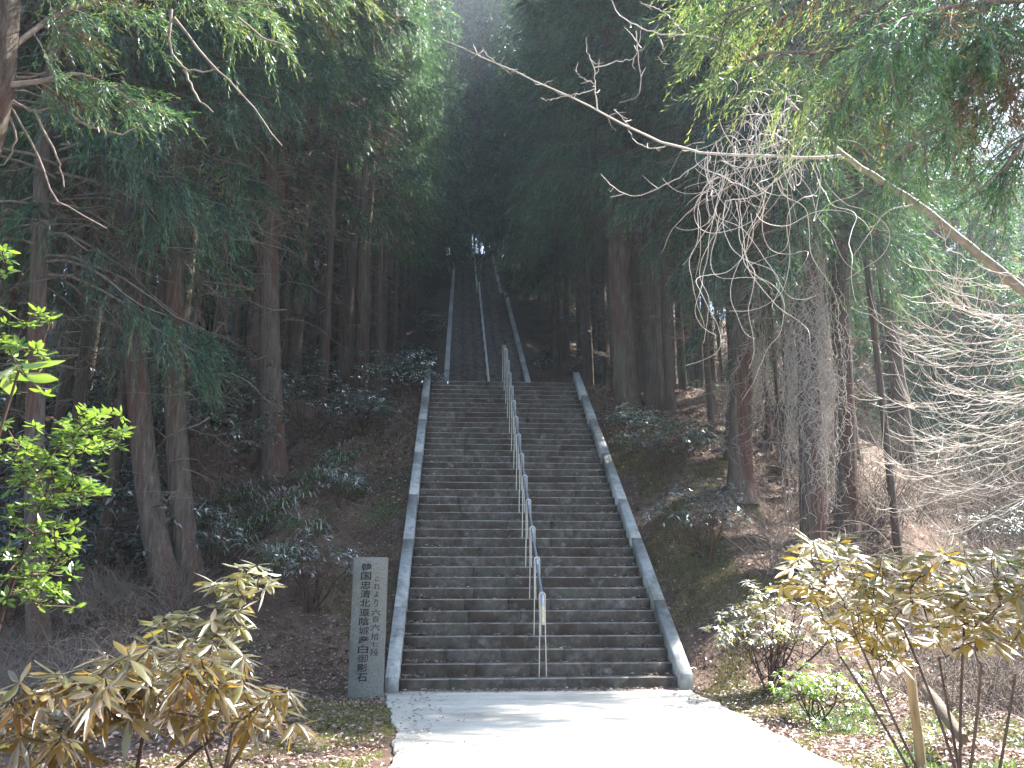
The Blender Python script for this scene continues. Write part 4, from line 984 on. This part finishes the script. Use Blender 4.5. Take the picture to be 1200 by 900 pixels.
# leaves and dirt caught on the steps
mb = MB(); n = 6500; kk = rng.integers(0, NS, n); side = rng.random(n)
xs = np.where(side < .35, -HW+np.abs(rng.normal(size=n))*.22+.02, np.where(side < .7, HW-np.abs(rng.normal(size=n))*.2-.02, np.where(side < .8, .05+rng.normal(size=n)*.18, rng.uniform(-HW, HW, n))))
xs = np.clip(xs, -HW+.02, HW-.02)
yo = T1*(1-np.abs(rng.normal(size=n))*.22); yo = np.clip(yo, .02, T1-.01)
B = np.c_[xs, Y0+kk*T1+yo, (kk+1)*R1+.008+np.abs(rng.normal(size=n))*.012*(side < .7)]
az = rng.random(n)*6.28; d = np.stack([np.cos(az), np.sin(az)*.4, rng.normal(size=n)*.3], 1); Lf = rng.uniform(.03, .085, n)
mb.leaves(B, d, np.tile([0, 0, 1.], (n, 1))+rng.normal(size=B.shape)*.4, Lf, Lf*.4, rng.beta(1.6, 1.8, n), fold=.3, curl=.15)
n = 900; B = np.c_[np.clip(rng.normal(size=n)*1.2, -2.2, 2.2), Y0-.03-np.abs(rng.normal(size=n))*.09, np.full(n, .036)]
az = rng.random(n)*6.28; Lf = rng.uniform(.03, .08, n)
mb.leaves(B, np.stack([np.cos(az), np.sin(az), rng.normal(size=n)*.2], 1), np.tile([0, 0, 1.], (n, 1))+rng.normal(size=B.shape)*.4, Lf, Lf*.4, rng.beta(1.6, 1.8, n))
n = 700; yy = rng.uniform(4, 11.6, n); sg = rng.choice([-1, 1], n); B = np.c_[np.where(sg < 0, -1.8, 2.1)-sg*np.abs(rng.normal(size=n))*.28, yy, np.full(n, .036)]
az = rng.random(n)*6.28; Lf = rng.uniform(.02, .07, n)
mb.leaves(B, np.stack([np.cos(az), np.sin(az), rng.normal(size=n)*.1], 1), np.tile([0, 0, 1.], (n, 1))+rng.normal(size=B.shape)*.3, Lf, Lf*.4, rng.beta(1.6, 1.8, n))
mb.obj('leaf_litter', M['litter'], kind='stuff')
# thin grass
def grass(n, regs, L_, wd, mat, patch=.5, name='grass'):
    xy = scatter_xy(n, regs); f = np.sin(xy[:, 0]*2.3+1)+np.sin(xy[:, 1]*1.7+xy[:, 0])+np.sin(xy[:, 0]*5.1-xy[:, 1]*4.2)*.7
    xy = xy[f > patch]; m = len(xy); B = np.c_[xy, terrain(xy[:, 0], xy[:, 1])]
    d = np.stack([rng.normal(size=m)*.5, rng.normal(size=m)*.5, np.ones(m)], 1)
    mb = MB(); mb.blades(B, d, L_*rng.uniform(.5, 1.3, m), wd, np.clip(rng.normal(.5, .3, m), 0, 1), droop=.3, kite=.4)
    mb.obj(name, M[mat], kind='stuff')
grass(130000, [(2.15, 5.5, 4.5, 12, 5), (-4.2, -1.85, 5, 11.4, 3), (2.2, 5, 12, 18, 2), (-4, -2.3, 12, 16, .5)], .06, .006, 'lawn', -.1)
grass(48000, [(2.2, 4.9, 11.3, 19, 6), (-3.6, -2.3, 13, 20, 1)], .1, .01, 'bank_grass', .2)
grass(9000, [(2.8, 5, 6, 10, 1)], .13, .012, 'grass', .6)
# weeds: small rosettes
for k, (px, py) in enumerate([(925, 826), (942, 790), (975, 800), (1000, 840), (1020, 865), (1050, 890), (960, 860), (1015, 800), (1095, 870), (1040, 820), (990, 780), (905, 810)]):
    gg, D = ground(px, py); mb = MB(); n = 26; az = rng.random(n)*6.28; hh = rng.uniform(0, .12, n)
    mb.leaves(np.c_[np.cos(az)*.02, np.sin(az)*.02, hh], np.stack([np.cos(az), np.sin(az), rng.uniform(.2, 1, n)], 1), np.tile([0, 0, 1.], (n, 1)), rng.uniform(.05, .11, n), .022, rng.random(n))
    o = mb.obj('weed', M['camellia'], loc=gg); o['label'] = 'small bright green weed sprouting in the sunlit verge right of the path'; o['category'] = 'weed'; o['group'] = 'weeds on the right verge'

# ------------------------------------------------------------------ labels of trees the camera can tell apart
bpy.context.view_layer.update(); dg = bpy.context.evaluated_depsgraph_get(); ev = Vector(EYE)
ORD = ['leftmost', 'second from left', 'third from left', 'fourth from left', 'fifth from left', 'sixth from left', 'seventh from left', 'eighth from left', 'ninth from left', 'tenth from left', 'eleventh from left', 'twelfth from left']
for grp, phr in (('cedars in the dark forest on the left', 'cedars seen in the dark behind the big left trunks'),
                 ('cedars lining the distant flight on the left', 'cedars seen on the slope left of the distant flight'),
                 ('cedars lining the distant flight on the right', 'cedars seen on the slope right of the distant flight'),
                 ('bare cedar trunks close to the left of the landing', 'bare cedar trunks seen close to the left of the landing'),
                 ('bare cedar trunks close to the right of the landing', 'bare cedar trunks seen close to the right of the landing'),
                 ('hazy cedars in the right valley', 'hazy cedars seen down in the right valley'),
                 ('slender cedars in the thin wood on the right', 'slender cedars seen in the thin wood at right')):
    seen = []
    for o in COL.objects:
        if o.get('group') != grp: continue
        tk = [c for c in o.children if c.name.startswith('trunk')][0]; hit = 0; mw = o.matrix_world @ tk.matrix_local
        for zz in np.linspace(.5, 9, 18):
            w = o.matrix_world.translation+Vector((0, 0, float(zz))); d = w-ev
            r = SC.ray_cast(dg, ev, d.normalized(), distance=d.length+1)
            if r[0] and r[4] is not None and r[4].name == tk.name: hit += 1
        if hit >= 4:
            s = sees(*(o.matrix_world.translation+Vector((0, 0, 3)))); 
            if 10 < s[0] < 1190: seen.append((s[0], o))
    seen.sort(key=lambda a: a[0])
    if len(seen) > 1:
        for k, (_, o) in enumerate(seen[:12]):
            o['label'] = (ORD[k] if k < len(seen)-1 else 'rightmost')+' of the '+phr

# ------------------------------------------------------------------ haze
HZ = 0.00095
if HZ:
    hm, n, N, L = new_mat('haze_air'); v = N.new('ShaderNodeVolumePrincipled'); v.inputs['Color'].default_value = (.74, .87, 1, 1)
    v.inputs['Density'].default_value = HZ; v.inputs['Anisotropy'].default_value = .45; o = N.new('ShaderNodeOutputMaterial'); L.new(v.outputs[0], o.inputs['Volume'])
    mb = MB(); mb.box((-200, -90, -45), (200, 290, 115)); mb.obj('haze', hm, kind='stuff')
print('TRIS', sum(len(m.loops)-2*len(m.polygons) for m in bpy.data.meshes), 'OBJ', len(bpy.data.objects))
